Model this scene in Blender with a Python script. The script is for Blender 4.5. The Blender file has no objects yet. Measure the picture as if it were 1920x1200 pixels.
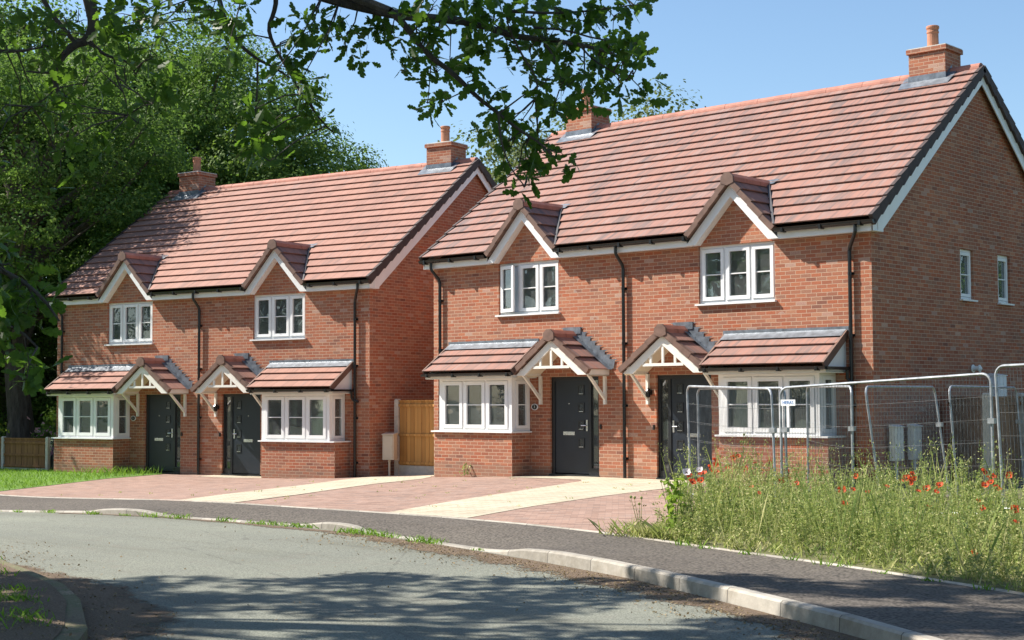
import bpy, bmesh, math, random
import numpy as np
from mathutils import Vector, Matrix
R = math.radians
scene = bpy.context.scene
COL = scene.collection
rnd = random.Random(7)

# ------------------------------------------------------------------ materials
def mat(name):
    m = bpy.data.materials.new(name); m.use_nodes = True
    return m, m.node_tree, m.node_tree.nodes['Principled BSDF']
class NT:
    """small helper around a node tree"""
    def __init__(s, nt): s.nt = nt
    def n(s, typ, **kw):
        nd = s.nt.nodes.new(typ)
        for k, v in kw.items():
            if k == 'inp':
                for kk, vv in v.items(): s.set(nd, kk, vv)
            else: setattr(nd, k, v)
        return nd
    def set(s, nd, k, v):
        if isinstance(v, bpy.types.NodeSocket): s.nt.links.new(v, nd.inputs[k])
        else: nd.inputs[k].default_value = v
    def math(s, op, a, b=None, c=None, clamp=False):
        nd = s.nt.nodes.new('ShaderNodeMath'); nd.operation = op; nd.use_clamp = clamp
        s.set(nd, 0, a)
        if b is not None: s.set(nd, 1, b)
        if c is not None: s.set(nd, 2, c)
        return nd.outputs[0]
    def mix(s, f, a, b, mode='MIX'):
        nd = s.nt.nodes.new('ShaderNodeMix'); nd.data_type = 'RGBA'; nd.blend_type = mode
        s.set(nd, 0, f); s.set(nd, 6, a); s.set(nd, 7, b)
        return nd.outputs[2]
    def ramp(s, f, stops, interp='LINEAR'):
        nd = s.nt.nodes.new('ShaderNodeValToRGB'); cr = nd.color_ramp; cr.interpolation = interp
        while len(cr.elements) < len(stops): cr.elements.new(0.5)
        for e, (p, c) in zip(cr.elements, stops):
            e.position = p; e.color = (*c, 1) if len(c) == 3 else c
        s.set(nd, 0, f)
        return nd.outputs[0]
    def noise(s, vec, scale, detail=3, rough=.55):
        nd = s.nt.nodes.new('ShaderNodeTexNoise'); nd.inputs['Scale'].default_value = scale
        nd.inputs['Detail'].default_value = detail; nd.inputs['Roughness'].default_value = rough
        if vec is not None: s.nt.links.new(vec, nd.inputs['Vector'])
        return nd.outputs[0]
    def vec(s, x, y, z=0.0):
        nd = s.nt.nodes.new('ShaderNodeCombineXYZ'); s.set(nd, 0, x); s.set(nd, 1, y); s.set(nd, 2, z); return nd.outputs[0]
    def wn(s, v):
        nd = s.nt.nodes.new('ShaderNodeTexWhiteNoise'); nd.noise_dimensions = '3D'
        s.nt.links.new(v, nd.inputs['Vector']); return nd.outputs[0]
    def sep(s, v):
        nd = s.nt.nodes.new('ShaderNodeSeparateXYZ'); s.nt.links.new(v, nd.inputs[0]); return nd.outputs
    def coord(s, w='Object'):
        return s.nt.nodes.new('ShaderNodeTexCoord').outputs[w]
    def bump(s, h, strength=.5, dist=.01):
        nd = s.nt.nodes.new('ShaderNodeBump'); nd.inputs['Strength'].default_value = strength
        nd.inputs['Distance'].default_value = dist; s.nt.links.new(h, nd.inputs['Height']); return nd.outputs[0]

def plain(name, col, rough=.6, var=.12, scale=6., metal=0., spec=.5, bump=0.):
    m, nt, b = mat(name); N = NT(nt)
    o = N.coord()
    f = N.noise(o, scale, 4)
    dark = tuple(c * (1 - var) for c in col); lite = tuple(min(1, c * (1 + var)) for c in col)
    nt.links.new(N.ramp(f, [(.3, dark), (.7, lite)]), b.inputs['Base Color'])
    nt.links.new(N.math('MULTIPLY_ADD', N.noise(o, scale * 3, 2), .2, rough - .1), b.inputs['Roughness'])
    b.inputs['Metallic'].default_value = metal; b.inputs['Specular IOR Level'].default_value = spec
    if bump: nt.links.new(N.bump(N.noise(o, scale * 8, 4), bump, .01), b.inputs['Normal'])
    return m

def brick_mat(name, gain=1.0):
    m, nt, b = mat(name); N = NT(nt)
    uv = N.coord('UV'); s = N.sep(uv)
    v = N.math('DIVIDE', s[1], .075); row = N.math('FLOOR', v)
    u = N.math('ADD', N.math('DIVIDE', s[0], .225), N.math('MULTIPLY', N.math('MODULO', row, 2.), .5))
    cidx = N.math('FLOOR', u)
    r = N.wn(N.vec(cidx, row, 0.)); r2 = N.wn(N.vec(cidx, row, 7.))
    G = lambda c: tuple(x * gain for x in c)
    col = N.ramp(r, [(0, G((.29, .10, .058))), (.2, G((.40, .124, .062))), (.42, G((.335, .135, .083))), (.6, G((.45, .162, .081))),
                     (.76, G((.285, .145, .10))), (.88, G((.50, .235, .135))), (.96, G((.19, .08, .06))), (1, G((.48, .14, .06)))])
    big = N.noise(uv, .55, 3)
    col = N.mix(.10, col, (.37 * gain, .146 * gain, .085 * gain, 1))
    col = N.mix(N.math('MULTIPLY', r2, .34), col, (.30 * gain, .175 * gain, .125 * gain, 1))
    inb = N.noise(uv, 38, 4, .7)
    col = N.mix(.35, col, N.ramp(inb, [(.25, (.45, .42, .4)), (.75, (1.25, 1.25, 1.25))]), 'MULTIPLY')
    col = N.mix(.5, col, N.ramp(big, [(.3, (.80, .80, .82)), (.7, (1.15, 1.12, 1.08))]), 'MULTIPLY')
    pale = N.math('MULTIPLY', N.math('GREATER_THAN', N.math('ADD', r2, N.math('MULTIPLY', N.math('SUBTRACT', big, .5), .22)), .972), N.math('MULTIPLY', inb, .7))
    col = N.mix(pale, col, (.52, .44, .38, 1))
    bat = N.noise(uv, .23, 2)
    col = N.mix(.6, col, N.ramp(bat, [(.38, (.86, .80, .80)), (.62, (1.12, 1.1, 1.06))]), 'MULTIPLY')
    fu = N.math('FRACT', u); fv = N.math('FRACT', v)
    mk = N.math('MAXIMUM', N.math('LESS_THAN', fu, .05), N.math('LESS_THAN', fv, .15))
    mcol = N.mix(inb, (.36 * gain, .235 * gain, .165 * gain, 1), (.52 * gain, .37 * gain, .265 * gain, 1))
    col = N.mix(mk, col, mcol)
    # splash-back soil staining at the very foot of the wall
    st = N.math('MULTIPLY', N.math('LESS_THAN', N.math('ADD', s[1], N.math('MULTIPLY', big, .5)), .42), .35)
    col = N.mix(st, col, (.20, .16, .12, 1))
    nt.links.new(col, b.inputs['Base Color'])
    b.inputs['Roughness'].default_value = .9; b.inputs['Specular IOR Level'].default_value = .25
    h = N.math('ADD', N.math('MULTIPLY', N.math('SUBTRACT', 1., mk), .7), N.math('MULTIPLY', inb, .45))
    nt.links.new(N.bump(h, .55, .006), b.inputs['Normal'])
    return m

def tile_mat(name, stops, streak=.5):
    """flat interlocking roof tiles; UV is (metres along eave / .33, course number)"""
    m, nt, b = mat(name); N = NT(nt)
    uv = N.coord('UV'); s = N.sep(uv)
    row = N.math('FLOOR', s[1]); u = N.math('ADD', s[0], N.math('MULTIPLY', N.math('MODULO', row, 2.), .5))
    c = N.math('FLOOR', u)
    r = N.wn(N.vec(c, row, 1.))
    st = N.noise(N.vec(N.math('MULTIPLY', s[0], 3.2), N.math('MULTIPLY', s[1], .35), N.math('MULTIPLY', r, 9.)), 1., 3, .6)
    f = N.math('ADD', N.math('MULTIPLY', r, 1 - streak), N.math('MULTIPLY', N.math('MULTIPLY_ADD', st, 3.0, -1.0), streak), clamp=True)
    col = N.ramp(f, stops)
    fine = N.noise(N.coord(), 60, 3, .7)
    col = N.mix(.3, col, N.ramp(fine, [(.25, (.6, .6, .6)), (.75, (1.2, 1.2, 1.2))]), 'MULTIPLY')
    patch = N.noise(N.coord(), .45, 3)
    col = N.mix(.4, col, N.ramp(patch, [(.35, (.86, .88, .92)), (.65, (1.08, 1.05, 1.0))]), 'MULTIPLY')
    j = N.math('LESS_THAN', N.math('FRACT', u), .035)
    col = N.mix(N.math('MULTIPLY', j, .6), col, (.09, .05, .04, 1))
    nt.links.new(col, b.inputs['Base Color'])
    b.inputs['Roughness'].default_value = .72; b.inputs['Specular IOR Level'].default_value = .35
    nt.links.new(N.bump(N.math('ADD', N.math('SUBTRACT', 1., j), N.math('MULTIPLY', fine, .25)), .4, .006), b.inputs['Normal'])
    return m

def leaf_mat(name, stops, trans=.35, tcol=(.25, .42, .05), rough=.62, ob_scale=.35):
    m, nt, b = mat(name); N = NT(nt)
    g = nt.nodes.new('ShaderNodeNewGeometry')
    rn = g.outputs['Random Per Island']
    cl = N.noise(N.coord(), ob_scale, 2)
    oi = nt.nodes.new('ShaderNodeObjectInfo').outputs['Random']
    f = N.math('ADD', N.math('MULTIPLY', rn, .5), N.math('ADD', N.math('MULTIPLY', cl, .6), N.math('MULTIPLY_ADD', oi, .16, -.14)), clamp=True)
    col = N.ramp(f, stops)
    nt.links.new(col, b.inputs['Base Color'])
    b.inputs['Roughness'].default_value = rough; b.inputs['Specular IOR Level'].default_value = .2
    t = nt.nodes.new('ShaderNodeBsdfTranslucent')
    nt.links.new(N.mix(.6, col, (*tcol, 1)), t.inputs['Color'])
    mx = nt.nodes.new('ShaderNodeMixShader'); mx.inputs[0].default_value = trans
    nt.links.new(b.outputs[0], mx.inputs[1]); nt.links.new(t.outputs[0], mx.inputs[2])
    nt.links.new(mx.outputs[0], nt.nodes['Material Output'].inputs['Surface'])
    return m

def glass_mat(name, tint=(.72, .79, .76), refl=1.0):
    m, nt, b = mat(name); N = NT(nt); nt.nodes.remove(b)
    tr = N.n('ShaderNodeBsdfTransparent', inp={'Color': (*tint, 1)})
    gl = N.n('ShaderNodeBsdfGlossy', inp={'Color': (.95, .97, 1, 1), 'Roughness': .0})
    nz = N.noise(N.coord(), 1.7, 1)
    bp = N.bump(nz, .06, .05); nt.links.new(bp, gl.inputs['Normal'])
    fr = N.n('ShaderNodeFresnel', inp={'IOR': 1.52})
    f = N.math('MULTIPLY', fr.outputs[0], 2.1 * refl, clamp=True)
    mx = N.n('ShaderNodeMixShader')
    N.set(mx, 0, f); nt.links.new(tr.outputs[0], mx.inputs[1]); nt.links.new(gl.outputs[0], mx.inputs[2])
    # a thin dust-like haze mixed in to soften and grey the panes
    df = N.n('ShaderNodeBsdfDiffuse', inp={'Color': (.55, .58, .57, 1)}); m2 = N.n('ShaderNodeMixShader')
    N.set(m2, 0, N.math('MULTIPLY_ADD', N.noise(N.coord(), 2.5, 4, .6), .12, .03)); nt.links.new(mx.outputs[0], m2.inputs[1]); nt.links.new(df.outputs[0], m2.inputs[2])
    nt.links.new(m2.outputs[0], nt.nodes['Material Output'].inputs['Surface'])
    return m

def wood_mat(name, c0, c1, board=.125):
    """vertical feather-edge boards, UV in metres"""
    m, nt, b = mat(name); N = NT(nt)
    uv = N.coord('UV'); s = N.sep(uv)
    k = N.math('DIVIDE', s[0], board); idx = N.math('FLOOR', k)
    r = N.wn(N.vec(idx, 3., 0.))
    g = N.noise(N.vec(N.math('MULTIPLY', s[0], 28.), N.math('MULTIPLY', s[1], 1.6), r), 1., 4, .6)
    f = N.math('ADD', N.math('MULTIPLY', r, .5), N.math('MULTIPLY', g, .6), clamp=True)
    col = N.ramp(f, [(.15, c0), (.9, c1)])
    gap = N.math('LESS_THAN', N.math('FRACT', k), .07)
    col = N.mix(N.math('MULTIPLY', gap, .7), col, tuple(c * .2 for c in c0) + (1,))
    nt.links.new(col, b.inputs['Base Color']); b.inputs['Roughness'].default_value = .8
    nt.links.new(N.bump(N.math('ADD', N.math('FRACT', k), N.math('MULTIPLY', g, .3)), .5, .012), b.inputs['Normal'])
    return m

def asphalt_mat(name, c0, c1, patch=.25, tint=(.2, .17, .14), aggr=130):
    m, nt, b = mat(name); N = NT(nt); o = N.coord()
    v = N.n('ShaderNodeTexVoronoi', inp={'Scale': aggr}); nt.links.new(o, v.inputs['Vector'])
    fine = N.noise(o, aggr * .7, 3, .7)
    f = N.math('ADD', N.math('MULTIPLY', N.wn(v.outputs['Position']) if False else v.outputs['Distance'], .6), N.math('MULTIPLY', fine, .75), clamp=True)
    col = N.ramp(f, [(.36, c0), (.80, c1)])
    big = N.noise(o, .35, 5, .62)
    col = N.mix(.55, col, N.ramp(big, [(.3, (.80, .80, .82)), (.7, (1.14, 1.13, 1.1))]), 'MULTIPLY')
    mid = N.noise(o, 2.3, 4, .7)
    col = N.mix(N.math('MULTIPLY', N.ramp(mid, [(.56, (0, 0, 0)), (.74, (1, 1, 1))]), patch), col, (*tint, 1))
    # tyre-polished / patched streaks along the carriageway
    sx = N.sep(o)
    str_ = N.noise(N.vec(N.math('MULTIPLY', sx[0], .12), N.math('MULTIPLY', sx[1], 1.1), 0.), 1., 3)
    col = N.mix(.6, col, N.ramp(str_, [(.36, (.80, .78, .74)), (.47, (1, 1, 1)), (.53, (1, 1, 1)), (.66, (1.12, 1.13, 1.1))]), 'MULTIPLY')
    ck = N.n('ShaderNodeTexVoronoi', feature='DISTANCE_TO_EDGE', inp={'Scale': .23}); nt.links.new(N.n('ShaderNodeMix', data_type='VECTOR').outputs[1] if False else o, ck.inputs['Vector'])
    crk = N.math('MULTIPLY', N.math('LESS_THAN', N.math('ADD', ck.outputs['Distance'], N.math('MULTIPLY', N.math('SUBTRACT', N.noise(o, 3, 4), .5), .03)), .0018), .28)
    col = N.mix(crk, col, (.05, .048, .042, 1))
    nt.links.new(col, b.inputs['Base Color']); b.inputs['Roughness'].default_value = .88; b.inputs['Specular IOR Level'].default_value = .3
    nt.links.new(N.bump(f, .7, .006), b.inputs['Normal'])
    return m

def paver_mat(name, stops, joint, bw=.2, bh=.1, rot=0.):
    m, nt, b = mat(name); N = NT(nt); o = N.coord(); s = N.sep(o)
    ca, sa = math.cos(rot), math.sin(rot)
    X = N.math('ADD', N.math('MULTIPLY', s[0], ca), N.math('MULTIPLY', s[1], sa))
    Y = N.math('SUBTRACT', N.math('MULTIPLY', s[1], ca), N.math('MULTIPLY', s[0], sa))
    v = N.math('DIVIDE', N.math('ADD', Y, 200.), bh); row = N.math('FLOOR', v)
    u = N.math('ADD', N.math('DIVIDE', N.math('ADD', X, 200.), bw), N.math('MULTIPLY', N.math('MODULO', row, 2.), .5))
    r = N.wn(N.vec(N.math('FLOOR', u), row, 0.))
    col = N.ramp(r, stops)
    fine = N.noise(o, 50, 4, .7); big = N.noise(o, .5, 4)
    col = N.mix(.3, col, N.ramp(fine, [(.25, (.6, .6, .6)), (.75, (1.25, 1.25, 1.25))]), 'MULTIPLY')
    col = N.mix(.5, col, N.ramp(big, [(.3, (.84, .84, .84)), (.7, (1.12, 1.1, 1.08))]), 'MULTIPLY')
    mk = N.math('MAXIMUM', N.math('LESS_THAN', N.math('FRACT', u), .04), N.math('LESS_THAN', N.math('FRACT', v), .09))
    col = N.mix(N.math('MULTIPLY', mk, .75), col, (*joint, 1))
    moss = N.ramp(N.noise(o, 3.1, 5, .75), [(.60, (0, 0, 0)), (.72, (1, 1, 1))])
    col = N.mix(N.math('MULTIPLY', moss, N.math('MULTIPLY', mk, .8)), col, (.10, .10, .05, 1))
    nt.links.new(col, b.inputs['Base Color']); b.inputs['Roughness'].default_value = .9; b.inputs['Specular IOR Level'].default_value = .25
    nt.links.new(N.bump(N.math('SUBTRACT', N.math('MULTIPLY', fine, .3), mk), .45, .006), b.inputs['Normal'])
    return m

def kerb_mat(name):
    m, nt, b = mat(name); N = NT(nt); o = N.coord(); s = N.sep(N.coord('UV'))
    k = N.math('DIVIDE', s[0], .915)
    r = N.wn(N.vec(N.math('FLOOR', k), 0., 0.))
    col = N.ramp(N.math('ADD', N.math('MULTIPLY', N.noise(o, 9, 5, .7), .7), N.math('MULTIPLY', r, .3)), [(.25, (.22, .20, .17)), (.75, (.43, .395, .34))])
    dirt = N.ramp(N.noise(o, 2.5, 5, .7), [(.5, (1, 1, 1)), (.75, (.62, .56, .47))])
    col = N.mix(.7, col, dirt, 'MULTIPLY')
    j = N.math('LESS_THAN', N.math('FRACT', k), .014)
    col = N.mix(N.math('MULTIPLY', j, .85), col, (.06, .055, .05, 1))
    nt.links.new(col, b.inputs['Base Color']); b.inputs['Roughness'].default_value = .9
    nt.links.new(N.bump(N.noise(o, 60, 4), .35, .006), b.inputs['Normal'])
    return m

def litter_mat(name):
    """ragged dry leaf litter and grit lying on the road; UV.y runs 0..1 away from the kerb"""
    m, nt, b = mat(name); N = NT(nt); o = N.coord(); s = N.sep(N.coord('UV'))
    f = N.noise(o, 55, 5, .75)
    col = N.ramp(f, [(.25, (.035, .022, .014)), (.5, (.13, .088, .055)), (.72, (.27, .20, .13)), (.9, (.42, .34, .24))])
    nt.links.new(col, b.inputs['Base Color']); b.inputs['Roughness'].default_value = .95
    nt.links.new(N.bump(f, 1., .012), b.inputs['Normal'])
    e = N.math('ADD', N.math('MULTIPLY', N.noise(o, 1.6, 4, .6), .7), N.math('MULTIPLY', N.noise(o, 26, 4, .75), .75))
    a = N.math('GREATER_THAN', e, N.math('MULTIPLY_ADD', s[1], .62, .42))
    tr = N.n('ShaderNodeBsdfTransparent'); mx = N.n('ShaderNodeMixShader')
    N.set(mx, 0, a); nt.links.new(tr.outputs[0], mx.inputs[1]); nt.links.new(b.outputs[0], mx.inputs[2])
    nt.links.new(mx.outputs[0], nt.nodes['Material Output'].inputs['Surface'])
    return m

def soil_mat(name, stops, scale=1.2):
    m, nt, b = mat(name); N = NT(nt); o = N.coord()
    f = N.math('ADD', N.math('MULTIPLY', N.noise(o, scale, 5, .65), .6), N.math('MULTIPLY', N.noise(o, 40, 4, .7), .45))
    nt.links.new(N.ramp(f, stops), b.inputs['Base Color']); b.inputs['Roughness'].default_value = .95
    nt.links.new(N.bump(f, .8, .03), b.inputs['Normal'])
    return m

def bark_mat(name, c0=(.05, .04, .03), c1=(.16, .13, .10)):
    m, nt, b = mat(name); N = NT(nt); o = N.coord(); s = N.sep(o)
    f = N.noise(N.vec(s[0], s[1], N.math('MULTIPLY', s[2], .25)), 9, 5, .7)
    nt.links.new(N.ramp(f, [(.3, c0), (.7, c1)]), b.inputs['Base Color']); b.inputs['Roughness'].default_value = .95
    nt.links.new(N.bump(f, .9, .05), b.inputs['Normal'])
    return m

M = {}
M['brick'] = brick_mat('red_stock_brick', 1.06)
M['tile_mixed'] = tile_mat('brindled_roof_tile', [(0, (.145, .105, .098)), (.2, (.20, .13, .112)), (.4, (.265, .147, .118)), (.58, (.325, .162, .122)), (.72, (.25, .16, .138)), (.86, (.33, .198, .163)), (1, (.17, .122, .112))], .52)
M['tile_red'] = tile_mat('terracotta_roof_tile', [(0, (.225, .135, .11)), (.35, (.31, .16, .12)), (.7, (.355, .185, .14)), (1, (.27, .168, .142))], .5)
M['verge'] = plain('brown_verge_cap', (.15, .085, .062), .7, .25, 5)
M['verge_shade'] = plain('shade_toned_verge_cap', (.055, .036, .032), .7, .25, 5)  # verge cap colour darkened to carry the shade on the gable ends
M['ridge'] = plain('red_ridge_tile', (.40, .16, .11), .75, .25, 3)
M['upvc'] = plain('white_upvc', (.80, .80, .79), .32, .04, 3, spec=.5)
M['paint'] = plain('white_painted_timber', (.78, .75, .68), .45, .06, 4)
M['cream'] = plain('cream_soffit', (.74, .66, .52), .55, .06, 4)
M['black'] = plain('black_rainwater_plastic', (.012, .012, .013), .3, .2, 4)
M['lead'] = plain('lead_flashing', (.17, .19, .215), .42, .35, 7, metal=.35)
M['valley'] = plain('dark_valley', (.05, .05, .055), .6, .2, 6)
M['sky_panel'] = plain('pale_sky_panel', (.72, .76, .84), .8, .03, 2)
M['kerb_old'] = soil_mat('old_dirty_kerb', [(.36, (.05, .042, .03)), (.5, (.15, .125, .095)), (.7, (.30, .265, .22))], 2.6)
M['mortar'] = plain('pale_mortar_flaunching', (.6, .56, .5), .9, .15, 10)
M['pot'] = plain('terracotta_pot', (.44, .19, .105), .75, .2, 6)
M['anth'] = plain('anthracite_door', (.012, .018, .028), .38, .12, 3)
M['anth2'] = plain('anthracite_frame', (.014, .016, .019), .4, .12, 3)
M['steel'] = plain('brushed_steel', (.62, .62, .62), .28, .08, 8, metal=.9)
M['galv'] = plain('galvanised_steel', (.36, .38, .40), .5, .3, 9, metal=.6)
M['wire'] = plain('mesh_wire', (.22, .225, .225), .6, .3, 9, metal=.4)
M['glass'] = glass_mat('window_glass')
M['glass_dark'] = glass_mat('door_glass', (.25, .29, .29))
M['room'] = plain('room_plaster', (.58, .63, .60), .9, .06, 1)
M['curtain'] = plain('grey_curtain', (.42, .47, .44), .9, .1, 2)
M['concrete'] = plain('concrete_post', (.50, .47, .41), .9, .16, 8, bump=.3)
M['wood_gold'] = wood_mat('golden_fence_boards', (.38, .175, .045), (.64, .34, .10))
M['wood_brown'] = wood_mat('brown_fence_boards', (.17, .072, .022), (.31, .15, .05))
M['wood_grey'] = wood_mat('grey_fence_boards', (.22, .17, .12), (.36, .30, .23))  # paler, greyer tone than the brown boards
M['grp'] = plain('beige_meter_plastic', (.55, .48, .38), .5, .06, 3)
M['grp2'] = plain('grey_meter_plastic', (.82, .83, .78), .5, .08, 3)
M['white'] = plain('white_plastic', (.8, .81, .82), .4, .05, 3)
M['blue'] = plain('blue_lettering', (.03, .16, .45), .5, .05, 3)
M['road'] = asphalt_mat('worn_road_asphalt', (.066, .071, .058), (.222, .229, .190), .35, (.17, .14, .115), 62)
M['footway'] = asphalt_mat('dark_footway_asphalt', (.010, .0085, .007), (.132, .114, .096), .3, (.14, .12, .10), 30)
M['paver'] = paver_mat('red_block_paving', [(0, (.22, .145, .115)), (.3, (.31, .20, .155)), (.7, (.365, .245, .195)), (1, (.26, .19, .16))], (.19, .135, .115), rot=R(38))
M['buff'] = paver_mat('buff_path_paving', [(0, (.40, .345, .255)), (.5, (.53, .465, .35)), (1, (.46, .41, .32))], (.20, .165, .115), .42, .14, R(72))
M['kerb'] = kerb_mat('concrete_kerb')
M['litter'] = litter_mat('leaf_litter')
M['soil'] = soil_mat('weedy_soil', [(.3, (.05, .045, .02)), (.55, (.13, .13, .05)), (.8, (.22, .19, .10))])
M['verge_soil'] = soil_mat('trodden_verge', [(.36, (.05, .04, .025)), (.47, (.19, .145, .095)), (.55, (.10, .115, .045)), (.62, (.24, .19, .13)), (.74, (.36, .29, .21))], 1.8)
M['field'] = soil_mat('rough_grassland', [(.3, (.035, .05, .015)), (.6, (.07, .09, .03)), (.85, (.12, .12, .05))], .4)
M['turf'] = soil_mat('lawn_turf', [(.3, (.07, .13, .02)), (.6, (.12, .22, .03)), (.85, (.18, .27, .05))], .9)
M['bark'] = bark_mat('bark')
M['bark_dark'] = bark_mat('oak_bark', (.025, .022, .018), (.085, .07, .055))
M['leaf_bright'] = leaf_mat('sunlit_toned_leaf', [(.15, (.075, .125, .03)), (.5, (.14, .22, .05)), (.9, (.24, .33, .075))], .40, (.3, .48, .06))  # lighter leaf tone, sunlight on these crowns put into the colour
M['leaf'] = leaf_mat('woodland_leaf', [(.15, (.036, .07, .02)), (.42, (.085, .155, .036)), (.65, (.16, .25, .055)), (.95, (.28, .38, .09))], .45, (.20, .36, .05))
M['leaf_olive'] = leaf_mat('olive_leaf', [(.15, (.05, .07, .022)), (.5, (.09, .12, .04)), (.9, (.15, .17, .06))], .3, (.25, .34, .07))
M['leaf_oak'] = leaf_mat('oak_leaf', [(.15, (.018, .042, .008)), (.5, (.036, .082, .014)), (.9, (.065, .13, .022))], .38, (.26, .50, .04), .42, 1.2)
M['leaf_lime'] = leaf_mat('lime_leaf', [(.2, (.16, .26, .03)), (.8, (.30, .42, .06))], .4, (.45, .6, .08))
M['blade'] = leaf_mat('lawn_blade', [(.2, (.09, .18, .02)), (.6, (.15, .29, .035)), (.95, (.27, .36, .08))], .4, (.3, .5, .05), .6, .8)
M['weed'] = leaf_mat('weed_stalks', [(.08, (.06, .11, .03)), (.28, (.16, .24, .065)), (.46, (.32, .37, .12)), (.64, (.50, .48, .22)), (1, (.74, .63, .40))], .36, (.38, .46, .10), .6, .75)
M['dry'] = leaf_mat('dry_stalks', [(.2, (.14, .10, .06)), (.8, (.34, .26, .15))], .2, (.4, .3, .15), .7)
M['poppy'] = leaf_mat('poppy_petal', [(.2, (.52, .05, .02)), (.8, (.74, .13, .04))], .4, (.9, .12, .03), .5)
M['poppy_white'] = leaf_mat('white_petal', [(.2, (.62, .58, .60)), (.8, (.8, .76, .78))], .3, (.8, .75, .78), .5)
M['pink'] = leaf_mat('pink_petal', [(.2, (.5, .22, .34)), (.8, (.72, .42, .52))], .3, (.8, .5, .6), .5)
M['petal_heart'] = plain('poppy_heart', (.02, .018, .015), .7, .2, 8)

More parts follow.
